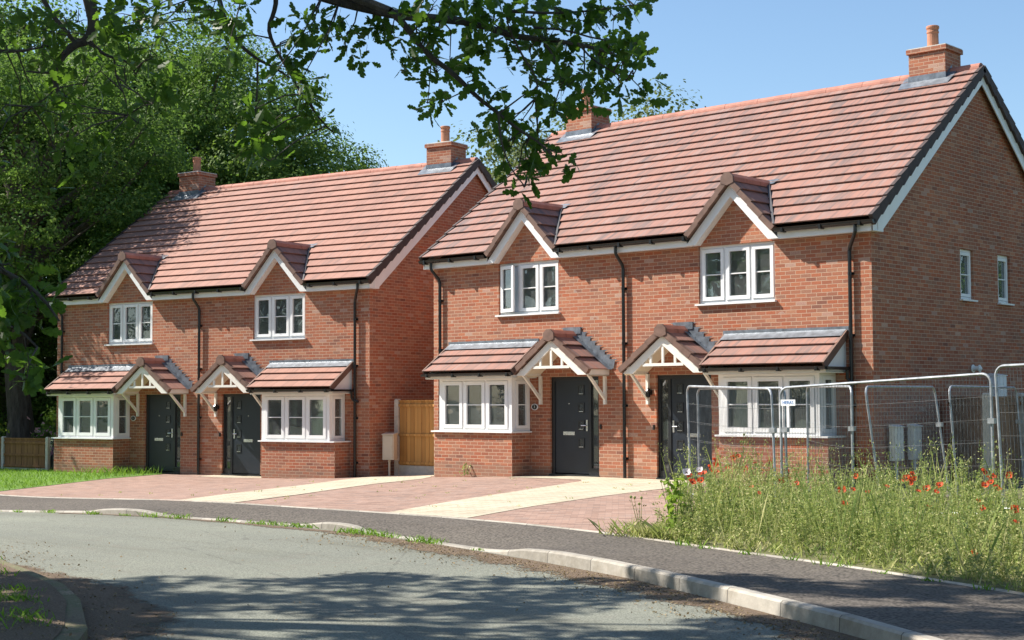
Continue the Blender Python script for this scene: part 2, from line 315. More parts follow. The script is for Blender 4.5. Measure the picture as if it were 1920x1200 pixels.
# ------------------------------------------------------------------ mesh builder
class MB:
    def __init__(s, tf=None, flip=False):
        s.v = []; s.f = []; s.uv = []; s.m = []; s.tf = tf; s.flip = flip; s.mi = 0
    def face(s, pts, uv=None):
        i = len(s.v); n = len(pts)
        s.v += [s.tf(p) if s.tf else tuple(p) for p in pts]
        uv = list(uv) if uv else [(p[0] + p[1], p[2]) for p in pts]
        idx = list(range(i, i + n))
        if s.flip: idx.reverse(); uv.reverse()
        s.f.append(idx); s.uv += uv; s.m.append(s.mi)
    def box(s, x0, x1, y0, y1, z0, z1):
        if x0 > x1: x0, x1 = x1, x0
        if y0 > y1: y0, y1 = y1, y0
        P = lambda x, y, z: (x, y, z)
        s.face([P(x0,y0,z0),P(x1,y0,z0),P(x1,y0,z1),P(x0,y0,z1)])
        s.face([P(x1,y1,z0),P(x0,y1,z0),P(x0,y1,z1),P(x1,y1,z1)])
        s.face([P(x1,y0,z0),P(x1,y1,z0),P(x1,y1,z1),P(x1,y0,z1)])
        s.face([P(x0,y1,z0),P(x0,y0,z0),P(x0,y0,z1),P(x0,y1,z1)])
        s.face([P(x0,y0,z1),P(x1,y0,z1),P(x1,y1,z1),P(x0,y1,z1)])
        s.face([P(x0,y1,z0),P(x1,y1,z0),P(x1,y0,z0),P(x0,y0,z0)])
    def obox(s, o, a, b, c):
        """box from corner o with edge vectors a,b,c (right-handed)"""
        o, a, b, c = map(Vector, (o, a, b, c))
        q = lambda i, j, k: tuple(o + a * i + b * j + c * k)
        s.face([q(0,0,0),q(0,1,0),q(1,1,0),q(1,0,0)]); s.face([q(0,0,1),q(1,0,1),q(1,1,1),q(0,1,1)])
        s.face([q(0,0,0),q(1,0,0),q(1,0,1),q(0,0,1)]); s.face([q(0,1,0),q(0,1,1),q(1,1,1),q(1,1,0)])
        s.face([q(0,0,0),q(0,0,1),q(0,1,1),q(0,1,0)]); s.face([q(1,0,0),q(1,1,0),q(1,1,1),q(1,0,1)])
    def prism_y(s, poly, y0, y1):
        """poly of (x,z), counter-clockwise seen from -y; extruded y0..y1"""
        n = len(poly)
        s.face([(x, y0, z) for x, z in poly]); s.face([(x, y1, z) for x, z in reversed(poly)])
        for i in range(n):
            a, b = poly[i], poly[(i + 1) % n]
            s.face([(a[0], y0, a[1]), (a[0], y1, a[1]), (b[0], y1, b[1]), (b[0], y0, b[1])])
    def prism_x(s, poly, x0, x1):
        """poly of (y,z), counter-clockwise seen from +x; extruded x0..x1"""
        n = len(poly)
        s.face([(x1, y, z) for y, z in poly]); s.face([(x0, y, z) for y, z in reversed(poly)])
        for i in range(n):
            a, b = poly[i], poly[(i + 1) % n]
            s.face([(x1, a[0], a[1]), (x0, a[0], a[1]), (x0, b[0], b[1]), (x1, b[0], b[1])])
    def tube(s, pts, r, n=8, r1=None, caps=True):
        pts = [Vector(p) for p in pts]; k = len(pts)
        if r1 is None: r1 = r
        rings = []; ref = None
        for i, p in enumerate(pts):
            d = (pts[min(i + 1, k - 1)] - pts[max(i - 1, 0)]).normalized()
            if ref is None:
                ref = Vector((0, 0, 1)) if abs(d.z) < .9 else Vector((1, 0, 0))
            a = d.cross(ref).normalized(); b = a.cross(d).normalized(); ref = b
            rr = (r if not isinstance(r, list) else r[i]) if isinstance(r, list) else r + (r1 - r) * i / max(1, k - 1)
            rings.append([tuple(p + (a * math.cos(t) + b * math.sin(t)) * rr) for t in [2 * math.pi * j / n for j in range(n)]])
        for i in range(k - 1):
            for j in range(n):
                jj = (j + 1) % n
                s.face([rings[i][j], rings[i + 1][j], rings[i + 1][jj], rings[i][jj]])
        if caps:
            s.face(rings[0]); s.face(list(reversed(rings[-1])))
    def lathe(s, o, prof, n=16):
        """prof list of (radius, height) bottom to top about vertical axis at o"""
        o = Vector(o)
        ring = lambda r, h: [tuple(o + Vector((r * math.cos(t), r * math.sin(t), h))) for t in [2 * math.pi * j / n for j in range(n)]]
        rs = [ring(*p) for p in prof]
        for a, b in zip(rs, rs[1:]):
            for j in range(n):
                jj = (j + 1) % n
                s.face([a[j], a[jj], b[jj], b[j]])
        s.face(list(reversed(rs[0]))); s.face(rs[-1])
    def wall(s, o, ud, W, z0, z1, holes=(), depth=.1):
        """brick wall from o along unit ud, outward normal = ud x z rotated (ud=(1,0,0) faces -y); holes (u0,u1,za,zb)"""
        o = Vector(o); ud = Vector(ud); nd = ud.cross(Vector((0, 0, 1)))
        us = sorted({0, W} | {h[0] for h in holes} | {h[1] for h in holes})
        zs = sorted({z0, z1} | {h[2] for h in holes} | {h[3] for h in holes})
        P = lambda u, z, d=0.: tuple(o + ud * u + Vector((0, 0, z)) - nd * d)
        for a, b in zip(us, us[1:]):
            for c, d in zip(zs, zs[1:]):
                mu, mz = (a + b) / 2, (c + d) / 2
                if any(h[0] < mu < h[1] and h[2] < mz < h[3] for h in holes): continue
                s.face([P(a, c), P(b, c), P(b, d), P(a, d)], [(a, c), (b, c), (b, d), (a, d)])
        for a, b, c, d in holes:
            s.face([P(a, c), P(a, d), P(a, d, depth), P(a, c, depth)], [(a, c), (a, d), (a + depth, d), (a + depth, c)])
            s.face([P(b, d), P(b, c), P(b, c, depth), P(b, d, depth)], [(b, d), (b, c), (b + depth, c), (b + depth, d)])
            s.face([P(a, d), P(b, d), P(b, d, depth), P(a, d, depth)], [(a, d), (b, d), (b, d + depth), (a, d + depth)])
            s.face([P(b, c), P(a, c), P(a, c, depth), P(b, c, depth)], [(b, c), (a, c), (a, c + depth), (b, c + depth)])
    def build(s, name, mats, parent=None, smooth=False):
        me = bpy.data.meshes.new(name); me.from_pydata(s.v, [], s.f)
        uvl = me.uv_layers.new(name='UVMap')
        uvl.data.foreach_set('uv', [c for p in s.uv for c in p])
        if not isinstance(mats, (list, tuple)): mats = [mats]
        for mm in mats: me.materials.append(mm)
        if len(mats) > 1: me.polygons.foreach_set('material_index', s.m)
        if smooth: me.polygons.foreach_set('use_smooth', [True] * len(s.f))
        me.update()
        ob = bpy.data.objects.new(name, me); COL.objects.link(ob)
        if parent: ob.parent = parent
        return ob

def tag(o, label=None, cat=None, group=None, kind=None):
    if label: o['label'] = label
    if cat: o['category'] = cat
    if group: o['group'] = group
    if kind: o['kind'] = kind
    return o
def thing(name, label, cat, loc=(0, 0, 0), rz=0., group=None):
    o = bpy.data.objects.new(name, None); COL.objects.link(o)
    o.empty_display_size = .2; o.location = loc; o.rotation_euler = (0, 0, rz)
    return tag(o, label, cat, group)
def copy_tree(o, parent=None):
    c = o.copy(); COL.objects.link(c)
    if parent: c.parent = parent
    for ch in o.children: copy_tree(ch, c)
    return c

def clip_poly(poly, a, b, c):
    """keep a*u+b*v<=c (convex)"""
    out = []
    for i in range(len(poly)):
        p, q = poly[i], poly[(i + 1) % len(poly)]
        dp = a * p[0] + b * p[1] - c; dq = a * q[0] + b * q[1] - c
        if dp <= 0: out.append(p)
        if dp * dq < 0:
            t = dp / (dp - dq); out.append((p[0] + (q[0] - p[0]) * t, p[1] + (q[1] - p[1]) * t))
    return out
def tiles(mb, O, U, V, polys, gauge, nrow, t=.032, row0=0, u_off=0.):
    """stepped tile courses. polys: convex (u,v) polygons, CCW, v up the slope"""
    O, U, V = Vector(O), Vector(U), Vector(V); N = U.cross(V).normalized()
    for r in range(nrow):
        v0, v1 = r * gauge, (r + 1) * gauge
        for poly in polys:
            q = clip_poly(clip_poly(poly, 0, -1, -v0), 0, 1, v1 + .09)
            if len(q) < 3 or max(p[1] for p in q) - v0 < .02: continue
            area = abs(sum(q[i][0] * q[(i+1) % len(q)][1] - q[(i+1) % len(q)][0] * q[i][1] for i in range(len(q))))
            if area < 1e-4: continue
            h = lambda v: .004 + t * (1 - (v - v0) / gauge)
            top = [tuple(O + U * u + V * v + N * h(v)) for u, v in q]
            low = [tuple(O + U * u + V * v + N * (h(v) - .025)) for u, v in q]
            uvs = [((u + u_off) / .33, row0 + r + min(.999, max(.001, (v - v0) / gauge))) for u, v in q]
            mb.face(top, uvs); mb.face(low[::-1], uvs[::-1])
            for i in range(len(q)):
                j = (i + 1) % len(q)
                mb.face([low[i], low[j], top[j], top[i]], [(uvs[i][0], uvs[i][1]), (uvs[j][0], uvs[j][1]), (uvs[j][0], uvs[j][1]), (uvs[i][0], uvs[i][1])])

# ------------------------------------------------------------------ ground levels
def S(t):
    t = min(1., max(0., t)); return t * t * (3 - 2 * t)
def G(x, y):
    return -0.04 - 0.31 * S((5 - x) / 11) + 0.008 * min(0., max(-30., y))
ROAD = -.10
def drape(name, poly, dz, m, skirt=0., step=1.5, zf=None):
    bm = bmesh.new()
    bm.faces.new([bm.verts.new((x, y, 0)) for x, y in poly])
    xs = [p[0] for p in poly]; ys = [p[1] for p in poly]
    def cuts(lo, hi):
        k = math.floor(lo / step) * step
        while k < hi:
            if abs(k) < 45: yield k
            k += step
    for x in cuts(min(xs), max(xs)): bmesh.ops.bisect_plane(bm, geom=bm.verts[:] + bm.edges[:] + bm.faces[:], plane_co=(x, 0, 0), plane_no=(1, 0, 0))
    for y in cuts(min(ys), max(ys)): bmesh.ops.bisect_plane(bm, geom=bm.verts[:] + bm.edges[:] + bm.faces[:], plane_co=(0, y, 0), plane_no=(0, 1, 0))
    bmesh.ops.triangulate(bm, faces=bm.faces[:])
    bmesh.ops.recalc_face_normals(bm, faces=bm.faces[:])
    if bm.faces and sum(f.normal.z for f in bm.faces) < 0: bmesh.ops.reverse_faces(bm, faces=bm.faces[:])
    zf = zf or G
    for v in bm.verts: v.co.z = zf(v.co.x, v.co.y) + dz
    if skirt:
        ed = [e for e in bm.edges if len(e.link_faces) == 1]
        r = bmesh.ops.extrude_edge_only(bm, edges=ed)
        for v in [g for g in r['geom'] if isinstance(g, bmesh.types.BMVert)]: v.co.z -= skirt
    me = bpy.data.meshes.new(name); bm.to_mesh(me); bm.free(); me.materials.append(m)
    o = bpy.data.objects.new(name, me); COL.objects.link(o); return o

# ------------------------------------------------------------------ the houses
W = 11.406; YR = 4.571; ZF = 4.674; ZE = 4.923; ZR = 8.489; FO = .184; GO = .168
KM = (ZR - ZE) / (YR + FO + .08)                      # main roof rise per metre
DX = 2.95                                             # centre of upper window / gablet
KG, GAP, GY = 1.06, 5.96, 1.0                         # gablet slope, apex, tile half width
Y0 = -FO - .08

def window_unit(o, ud, w, h, bounds, parent, name='window', border=.055, sash=.075, bar=True, open_first=0., tf=None, flip=False, glass='glass', sill=None, posts=None):
    """casement window: outer frame, one sash per light, glazing bar, panes. o is the bottom-left front corner"""
    o = Vector(o); ud = Vector(ud); nd = ud.cross(Vector((0, 0, 1)))
    def mk(mb):
        def fb(u0, u1, z0, z1, n0, n1, rot=None):
            def q(u, z, n):
                if rot:
                    pu, a = rot; du = u - pu; nn = n
                    u = pu + du * math.cos(a) - nn * math.sin(a) * 0 ; n = nn + du * math.sin(a)
                return tuple(o + ud * u + nd * n + Vector((0, 0, z)))
            A = [q(u0,z0,n0), q(u1,z0,n0), q(u1,z1,n0), q(u0,z1,n0)]; B = [q(u0,z0,n1), q(u1,z0,n1), q(u1,z1,n1), q(u0,z1,n1)]
            mb.face(B); mb.face(A[::-1])
            for i in range(4):
                j = (i + 1) % 4
                mb.face([A[i], A[j], B[j], B[i]])
        return fb, None
    fr = MB(tf, flip); fb, _ = mk(fr)
    b0, b1 = bounds[0], bounds[-1]
    fb(0, b0, 0, h, -.07, 0); fb(b1, w, 0, h, -.07, 0)
    fb(b0, b1, 0, border, -.07, -.001); fb(b0, b1, h - border, h, -.07, -.001)
    for b in bounds[1:-1]: fb(b - .022, b + .022, border, h - border, -.07, -.002)
    f = fr.build(name, M['upvc'], parent)
    for i in range(len(bounds) - 1):
        sm = MB(tf, flip); sb, _ = mk(sm)
        a = bounds[i] + (.006 if i == 0 else .026); b = bounds[i + 1] - (.006 if i == len(bounds) - 2 else .026)
        z0, z1 = border + .006, h - border - .006
        rot = (a, R(open_first)) if (open_first and i == 0) else None
        n0, n1 = (-.05, .016) if not rot else (-.01, .05)
        sb(a, a + sash, z0, z1, n0, n1, rot); sb(b - sash, b, z0, z1, n0, n1, rot)
        sb(a + sash, b - sash, z0, z0 + sash, n0, n1 - .001, rot); sb(a + sash, b - sash, z1 - sash, z1, n0, n1 - .001, rot)
        if bar:
            zm = (z0 + z1) / 2
            sb(a + sash, b - sash, zm - .011, zm + .011, n0 + .01, n1 - .022, rot)
        sm.build('sash', M['upvc'], f)
        gm = MB(tf, flip); gb, _ = mk(gm)
        gb(a + sash - .004, b - sash + .004, z0 + sash - .004, z1 - sash + .004, n0 + .012, n0 + .016, rot)
        gm.build('pane', M[glass], f)
        # black gasket round the pane
        km = MB(tf, flip); kb, _ = mk(km)
        for (u0, u1, c, d) in ((a + sash, a + sash + .009, z0 + sash, z1 - sash), (b - sash - .009, b - sash, z0 + sash, z1 - sash), (a + sash + .009, b - sash - .009, z0 + sash, z0 + sash + .009), (a + sash + .009, b - sash - .009, z1 - sash - .009, z1 - sash)):
            kb(u0, u1, c, d, n0 + .017, n0 + .02, rot)
        km.build('gasket', M['black'], f)
    if sill:
        s = MB(tf, flip); sb, _ = mk(s)
        sb(-sill, w + sill * .8, -.035, -.002, -.06, .13)
        s.build('sill', M['upvc'], f)
    return f

def gable_set(xc, apex, k, hw, y0, yb, nrow, parent, tile, barge_top, barge_bot, foot_z, by0, by1, tf, flip, names):
    """small pitched roof with its verge caps, ridge and white barge boards; yb(v)=back y on the slope or None for constant"""
    L = hw * math.hypot(1, k); cs = 1 / math.hypot(1, k); sn = k * cs
    zf = apex - k * hw
    barge = MB(tf, flip)
    def zl(x, top): return top - k * abs(x - xc)
    xo = (barge_top - foot_z) / k; xi = (barge_bot - foot_z) / k
    for sg in (-1, 1):
        poly = [(xc, barge_bot), (xc + sg * xi, foot_z), (xc + sg * xo, foot_z), (xc, barge_top)]
        if sg < 0: poly = poly[::-1]
        barge.prism_y(poly, by0, by1)
    bo = barge.build(names[0], M['paint'] if names[0] == 'porch' else M['upvc'], parent)
    tm = MB(tf, flip); g = L / nrow
    # right slope: U = +y, V = up towards the apex
    for sg in (1, -1):
        if sg > 0:
            O = (xc + hw, y0, zf); U = (0, 1, 0); V = (-cs, 0, sn)
            d0, d1 = yb
            poly = [(0, 0), (d0 - y0, 0), (d1 - y0, L), (0, L)] if d0 - y0 > 1e-3 else [(0, 0), (d1 - y0, L), (0, L)]
        else:
            O = (xc - hw, yb[1], zf); U = (0, -1, 0); V = (cs, 0, sn)
            d0, d1 = yb; m = d1 - y0
            poly = [(d1 - d0, 0), (m, 0), (m, L), (0, L)] if d0 - y0 > 1e-3 else [(m, 0), (m, L), (0, L)]
        tiles(tm, O, U, V, [poly], g, nrow, t=.046)
    tm.build(names[1], tile, bo)
    # brown dry-verge caps, one per course and side
    for sg in (-1, 1):
        vm = MB(tf, flip)
        for r in range(nrow):
            a, b = r * g, (r + 1) * g - .012
            P = lambda sl, n: (xc + sg * (hw - sl * cs) + sg * n * sn, zf + sl * sn + n * cs)
            poly = [P(a - .03, -.065), P(b, -.08), P(b, .028), P(a - .03, .052)]
            if sg > 0: poly = poly
            else: poly = poly[::-1]
            # make ccw seen from -y
            ar = sum(poly[i][0] * poly[(i + 1) % 4][1] - poly[(i + 1) % 4][0] * poly[i][1] for i in range(4))
            if ar < 0: poly = poly[::-1]
            vm.prism_y(poly, y0 - .035 - .004 * (r % 2), y0 + .07)
        vm.build('verge', M['verge'], bo)
    rm = MB(tf, flip)
    w = .125
    pent = [(xc - w, apex - .075), (xc + w, apex - .075), (xc + w * .95, apex + .01), (xc + .045, apex + .085), (xc - .045, apex + .085), (xc - w * .95, apex + .01)]
    n = max(2, int((yb[1] - y0) / .38)); st = (yb[1] + .05 - y0) / n
    for i in range(n):
        rm.prism_y(pent, y0 + i * st + (.01 if i else 0.), y0 + (i + 1) * st)
    rm.build('ridge_tile', M['verge'] if False else M['ridge'], bo)
    cm = MB(tf, flip)
    pc = [(xc - .15, apex - .11), (xc, apex - .16), (xc + .15, apex - .11), (xc + .14, apex + .02), (xc + .055, apex + .10), (xc - .055, apex + .10), (xc - .14, apex + .02)]
    cm.prism_y(pc, y0 - .05, y0 - .002)
    cm.build('ridge_end_cap', M['verge'], bo)
    return bo

def gutter(mb, x0, x1, y, z, r=.064):
    n = 8
    prof = [(y + r * math.cos(math.pi * (1 + i / n)), z + r * math.sin(math.pi * (1 + i / n))) for i in range(n + 1)]
    prof = prof + [(y + r, z + .012), (y - r - .008, z + .014)]
    mb.prism_x(prof, x0, x1)
    # joint collars and brackets
    k = x0 + .16
    while k < x1:
        mb.box(k, k + .05, y - r - .012, y + r + .03, z - r - .018, z + .006); k += .82

def house(loc, rz, label, tile, open_window=False, number='3', side=True):
    H = thing('semi_detached_house', label, 'house', loc, rz)
    D = 2 * YR
    zb = -.75
    # --- brick shell -------------------------------------------------------
    mb = MB()
    hl = [(2.075, 3.859, 3.51, ZF - .004), (3.584, 4.944, -.02, 2.1), (.85, 2.93, .93, 2.06)]
    holes = hl + [(W - b, W - a, c, d) for a, b, c, d in hl]
    mb.wall((0, 0, 0), (1, 0, 0), W, zb, ZF, holes, .10)
    for xc in (DX, W - DX):
        pts = [(xc - 1.02, ZF), (xc + 1.02, ZF), (xc, 5.72)]
        mb.face([(x, 0, z) for x, z in pts], pts)
    sw = [(3.656, 4.253, 3.6, 4.63), (5.43, 6.03, 3.6, 4.63)] if side else []
    mb.wall((W, 0, 0), (0, 1, 0), D, zb, ZF, sw, .10)
    mb.wall((0, D, 0), (0, -1, 0), D, zb, ZF, [], .1)
    mb.wall((W, D, 0), (-1, 0, 0), W, zb, ZF, [], .1)
    zt = ZE + KM * (YR - Y0) - .10
    for x, s in ((W, 1), (0, -1)):
        pts = [(0, ZF), (D, ZF), (D, ZF + .12), (YR, zt), (0, ZF + .12)]
        f = [(x, y, z) for y, z in pts]
        mb.face(f if s > 0 else f[::-1], pts if s > 0 else pts[::-1])
    wall = mb.build('wall', M['brick'], H)
    # --- rooms behind the glass -------------------------------------------
    rm = MB()
    for a, b in ((.15, W / 2 - .08), (W / 2 + .08, W - .15)):
        for c, d in ((-.02, 2.35), (2.62, 4.78)):
            rm.face([(a, 4.1, c), (a, 4.1, d), (b, 4.1, d), (b, 4.1, c)]); rm.face([(a, .13, c), (a, 4.1, c), (b, 4.1, c), (b, .13, c)])
            rm.face([(a, .13, d), (b, .13, d), (b, 4.1, d), (a, 4.1, d)]); rm.face([(a, .13, c), (a, .13, d), (a, 4.1, d), (a, 4.1, c)])
            rm.face([(b, .13, c), (b, 4.1, c), (b, 4.1, d), (b, .13, d)])
    for xm in (3.25, W - 3.25): rm.box(xm - .05, xm + .05, .14, 4.0, 0, 2.3)
    rm.build('room_lining', M['room'], H)
    def curtain(x0, x1, z0, z1, y=.22):
        cm = MB(); n = 10
        for i in range(n):
            a, b = x0 + (x1 - x0) * i / n, x0 + (x1 - x0) * (i + 1) / n
            ya, yb = y + .035 * math.sin(i * 2.1), y + .035 * math.sin((i + 1) * 2.1)
            cm.face([(a, ya, z0), (b, yb, z0), (b, yb, z1), (a, ya, z1)])
        cm.build('curtain', M['curtain'], H)
    curtain(2.05, 2.42, 3.3, 4.7); curtain(3.28, 3.86, 3.3, 4.7); curtain(W - 3.88, W - 3.58, 3.3, 4.7); curtain(W - 2.5, W - 2.1, 3.3, 3.95)
    curtain(.9, 1.5, .85, 2.1, -.42); curtain(1.62, 1.85, .85, 2.1, -.42); curtain(2.3, 2.85, .85, 2.1, -.42); curtain(W - 2.85, W - 2.3, .85, 2.1, -.42); curtain(W - 1.3, W - .9, .85, 2.1, -.42)
    if open_window:
        bl = MB(); bl.face([(2.12, .135, 3.5), (2.62, .135, 3.5), (2.62, .135, 4.66), (2.12, .135, 4.66)]); bl.build('sky_reflection_panel', M['sky_panel'], H)  # pale sheet added behind the open sash to imitate reflected sky
    # --- main roof ---------------------------------------------------------
    L = math.hypot(YR - Y0, ZR - ZE); cs = (YR - Y0) / L; sn = (ZR - ZE) / L
    nrow = 17; g = L / nrow
    vap = (GAP - ZE) / sn
    polys = []
    X0, X1 = -GO, W + GO
    cut = [(DX - GY, DX, DX + GY), (W - DX - GY, W - DX, W - DX + GY)]
    u = lambda x: x - X0
    polys.append([(0, 0), (u(cut[0][0]), 0), (u(cut[0][1]), vap), (0, vap)])
    polys.append([(u(cut[0][2]), 0), (u(cut[1][0]), 0), (u(cut[1][1]), vap), (u(cut[0][1]), vap)])
    polys.append([(u(cut[1][2]), 0), (u(X1), 0), (u(X1), vap), (u(cut[1][1]), vap)])
    polys.append([(0, vap), (u(X1), vap), (u(X1), L), (0, L)])
    rf = MB(); tiles(rf, (X0, Y0, ZE), (1, 0, 0), (0, cs, sn), polys, g, nrow, t=.044)
    tiles(rf, (X1, D - Y0, ZE), (-1, 0, 0), (0, -cs, sn), [[(0, 0), (X1 - X0, 0), (X1 - X0, L), (0, L)]], g, nrow, row0=40)
    roof = rf.build('roof', M[tile], H)
    rd = MB(); k = X0; i = 0
    while k < X1 - .05:
        e = min(X1, k + .45); w = .125 + .004 * (i % 2)
        prof = [(YR + w * math.cos(math.pi * j / 8), ZR - .05 + w * .95 * math.sin(math.pi * j / 8)) for j in range(9)]
        rd.prism_x(prof + [(YR - w, ZR - .10), (YR + w, ZR - .10)], k + .006, e); k = e; i += 1
    rd.build('ridge_tile', M['ridge'], roof)
    for s in (-1, 1):
        vg = MB()
        xe = X1 if s > 0 else X0
        for fr in (0, 1):
            for r in range(nrow):
                a, b = r * g - .02, (r + 1) * g - .015
                def P(sl, n):
                    y = Y0 + sl * cs - n * sn; z = ZE + sl * sn + n * cs
                    return (y, z) if fr == 0 else (D - y, z)
                poly = [P(a, -.165), P(b, -.125), P(b, .03), P(a, .06)]
                ar = sum(poly[i][0] * poly[(i+1) % 4][1] - poly[(i+1) % 4][0] * poly[i][1] for i in range(4))
                if ar < 0: poly = poly[::-1]
                o_ = .012 * (r % 2) * 0 + .03
                vg.prism_x(poly, *sorted((xe - s * .05, xe + s * o_)))
        vg.build('verge', M['verge_shade'], roof)
    for xc in (DX, W - DX):                                   # lead saddles and valleys of the gablets
        sd = MB()
        def rp(x, v, n=.045): return (x, Y0 + v * cs - n * sn, ZE + v * sn + n * cs)
        
        for s in (-1, 1):
            a, b = rp(xc + s * (GY + .02), 0, .05), rp(xc + s * .02, vap, .06)
            a2, b2 = rp(xc + s * (GY + .065), 0, .05), rp(xc + s * .085, vap, .06)
            f = [a, a2, b2, b]
            sd.face(f if s > 0 else f[::-1])
        sd.build('valley', M['valley'], roof)
    for xc in (DX, W - DX):
        sd = MB(); sd.face([rp(xc - .12, vap - .06), rp(xc + .20, vap - .06), rp(xc + .26, vap + .12), rp(xc - .12, vap + .12)]); sd.build('lead_saddle', M['lead'], roof)
    # --- fascia, soffit, barge boards --------------------------------------
    segs = [(-GO + .02, DX - 1.06), (DX + 1.06, W - DX - 1.06), (W - DX + 1.06, W + GO - .02)]
    for i, (a, b) in enumerate(segs):
        fa = MB()
        fa.box(a, b, -FO, -FO + .02, ZF, ZF + .19)
        fa.box(a, b, -FO + .02, -.002, ZF + .004, ZF + .02)
        if i == 0: fa.box(-GO + .02, 0, -.002, .2, ZF + .004, ZF + .19)
        if i == 2: fa.box(W, W + GO - .02, -.002, .2, ZF + .004, ZF + .19)
        fa.build('fascia', M['upvc'], H)
    fa = MB(); fa.box(-GO + .02, W + GO - .02, D + FO - .02, D + FO, ZF, ZF + .19)
    fa.build('fascia', M['upvc'], H)
    for s in (-1, 1):
        xo = W + GO - .035 if s > 0 else -GO + .035
        bb = MB()
        for fr in (0, 1):
            def P(y, d):
                z = ZE + KM * (y - Y0) - d
                return (y, z) if fr == 0 else (D - y, z)
            poly = [P(-FO, .14), P(YR, .14), P(YR, .40), P(-FO + .02, .40 - .02)]
            poly[3] = (poly[3][0], max(poly[3][1], ZF)); 
            poly = [P(-FO, .14), P(YR, .14), P(YR, .38), ((.15 if fr == 0 else D - .15), ZF), ((-FO if fr == 0 else D + FO), ZF)]
            ar = sum(poly[i][0] * poly[(i+1) % 5][1] - poly[(i+1) % 5][0] * poly[i][1] for i in range(5))
            if ar < 0: poly = poly[::-1]
            bb.prism_x(poly, *sorted((xo, xo - s * .022)))
        bb.build('bargeboard', M['upvc'], H)
    # --- gutters and downpipes ---------------------------------------------
    gs = [(-GO - .03, DX - GY - .05), (DX + GY - .02, W - DX - GY + .02), (W - DX + GY + .05, W + GO + .03)]
    for a, b in gs:
        gm = MB(); gutter(gm, a, b, -FO - .066, ZF + .185); gm.build('gutter', M['black'], H)
    for xo, xp in ((.16, .265), (5.625, 5.675), (11.22, 10.99)):
        pm = MB()
        pm.tube([(xo, -.25, ZF + .15), (xo, -.25, ZF + .01), (xo + (xp - xo) * .12, -.235, ZF - .05), (xp - (xp - xo) * .12, -.085, ZF - .25), (xp, -.062, ZF - .33), (xp, -.062, zb + .6)], .036, 10)
        for z in (3.9, 2.75, 1.45, .35):
            pm.tube([(xp, -.062, z), (xp, -.062, z + .05)], .043, 10)
            pm.box(xp - .06, xp + .06, -.03, -.002, z, z + .05)
        pm.build('downpipe', M['black'], H)
    # --- chimneys -----------------------------------------------------------
    for c0, c1 in ((.526, 1.355), (W - 1.355, W - .526)):
        ya, yb = YR - .31, YR + .418
        cb = MB()
        for o, ud, w in (((c0, ya, 0), (1, 0, 0), c1 - c0), ((c1, ya, 0), (0, 1, 0), yb - ya), ((c1, yb, 0), (-1, 0, 0), c1 - c0), ((c0, yb, 0), (0, -1, 0), yb - ya)):
            cb.wall(o, ud, w, 7.9, 8.905)
        ch = cb.build('chimney', M['brick'], H)
        cc = MB()
        for o, ud, w in (((c0 - .04, ya - .04, 0), (1, 0, 0), c1 - c0 + .08), ((c1 + .04, ya - .04, 0), (0, 1, 0), yb - ya + .08), ((c1 + .04, yb + .04, 0), (-1, 0, 0), c1 - c0 + .08), ((c0 - .04, yb + .04, 0), (0, -1, 0), yb - ya + .08)):
            cc.wall(o, ud, w, 8.904, 9.0)
        cc.face([(c0 - .04, ya - .04, 8.904), (c0 - .04, yb + .04, 8.904), (c1 + .04, yb + .04, 8.904), (c1 + .04, ya - .04, 8.904)])
        cc.build('chimney_cap', M['brick'], ch)
        fl = MB(); xm, ym = (c0 + c1) / 2, (ya + yb) / 2
        a, b, c, d = c0 - .03, c1 + .03, ya - .03, yb + .03
        B = [(a, c, 9.0), (b, c, 9.0), (b, d, 9.0), (a, d, 9.0)]; T = [(xm - .17, ym - .17, 9.075), (xm + .17, ym - .17, 9.075), (xm + .17, ym + .17, 9.075), (xm - .17, ym + .17, 9.075)]
        B2 = [(x, y, 9.022) for x, y, z in B]
        for i in range(4):
            j = (i + 1) % 4; fl.face([B[i], B[j], B2[j], B2[i]]); fl.face([B2[i], B2[j], T[j], T[i]])
        fl.face(T); fl.build('flaunching', M['mortar'], ch)
        pt = MB(); r = .122
        pt.lathe((xm - .03, ym, 9.03), [(r * 1.08, 0), (r * 1.08, .045), (r, .07), (r * .97, .34), (r * 1.06, .345), (r * 1.06, .375), (r * .98, .385), (r * 1.0, .42), (r * 1.13, .45), (r * 1.13, .485), (r * 1.02, .50), (r * .85, .50), (r * .8, .40)], 20)
        pt.build('chimney_pot', M['pot'], ch, smooth=False)
        # lead apron, stepped side flashing
        le = MB()
        zr0 = ZE + KM * (ya - Y0)
        le.box(c0 - .012, c1 + .012, ya - .014, ya - .003, zr0 - .05, zr0 + .17)
        def rp(x, y, n=.05): return (x, y - n * sn, ZE + KM * (y - Y0) + n * cs)
        le.face([rp(c0 - .14, ya - .22), rp(c1 + .16, ya - .22), rp(c1 + .16, ya + .005), rp(c0 - .14, ya + .005)])
        for x, s in ((c1 + .006, 1), (c0 - .006, -1)):
            yy = ya
            for k in range(3):
                y1 = min(YR, yy + .11); zz = ZE + KM * (yy - Y0) + .03; zz1 = zz + .17
                f = [(x, yy, zz - .1), (x, y1, zz + .02), (x, y1, zz1), (x, yy, zz1 - .06)]
                le.face(f if s > 0 else f[::-1]); yy = y1
            f = [rp(x, ya - .1, .045), rp(x + s * .16, ya - .1, .045), rp(x + s * .16, YR - .1, .045), rp(x, YR - .1, .045)]
            le.face(f if s > 0 else f[::-1])
        le.build('lead_flashing', M['lead'], ch)
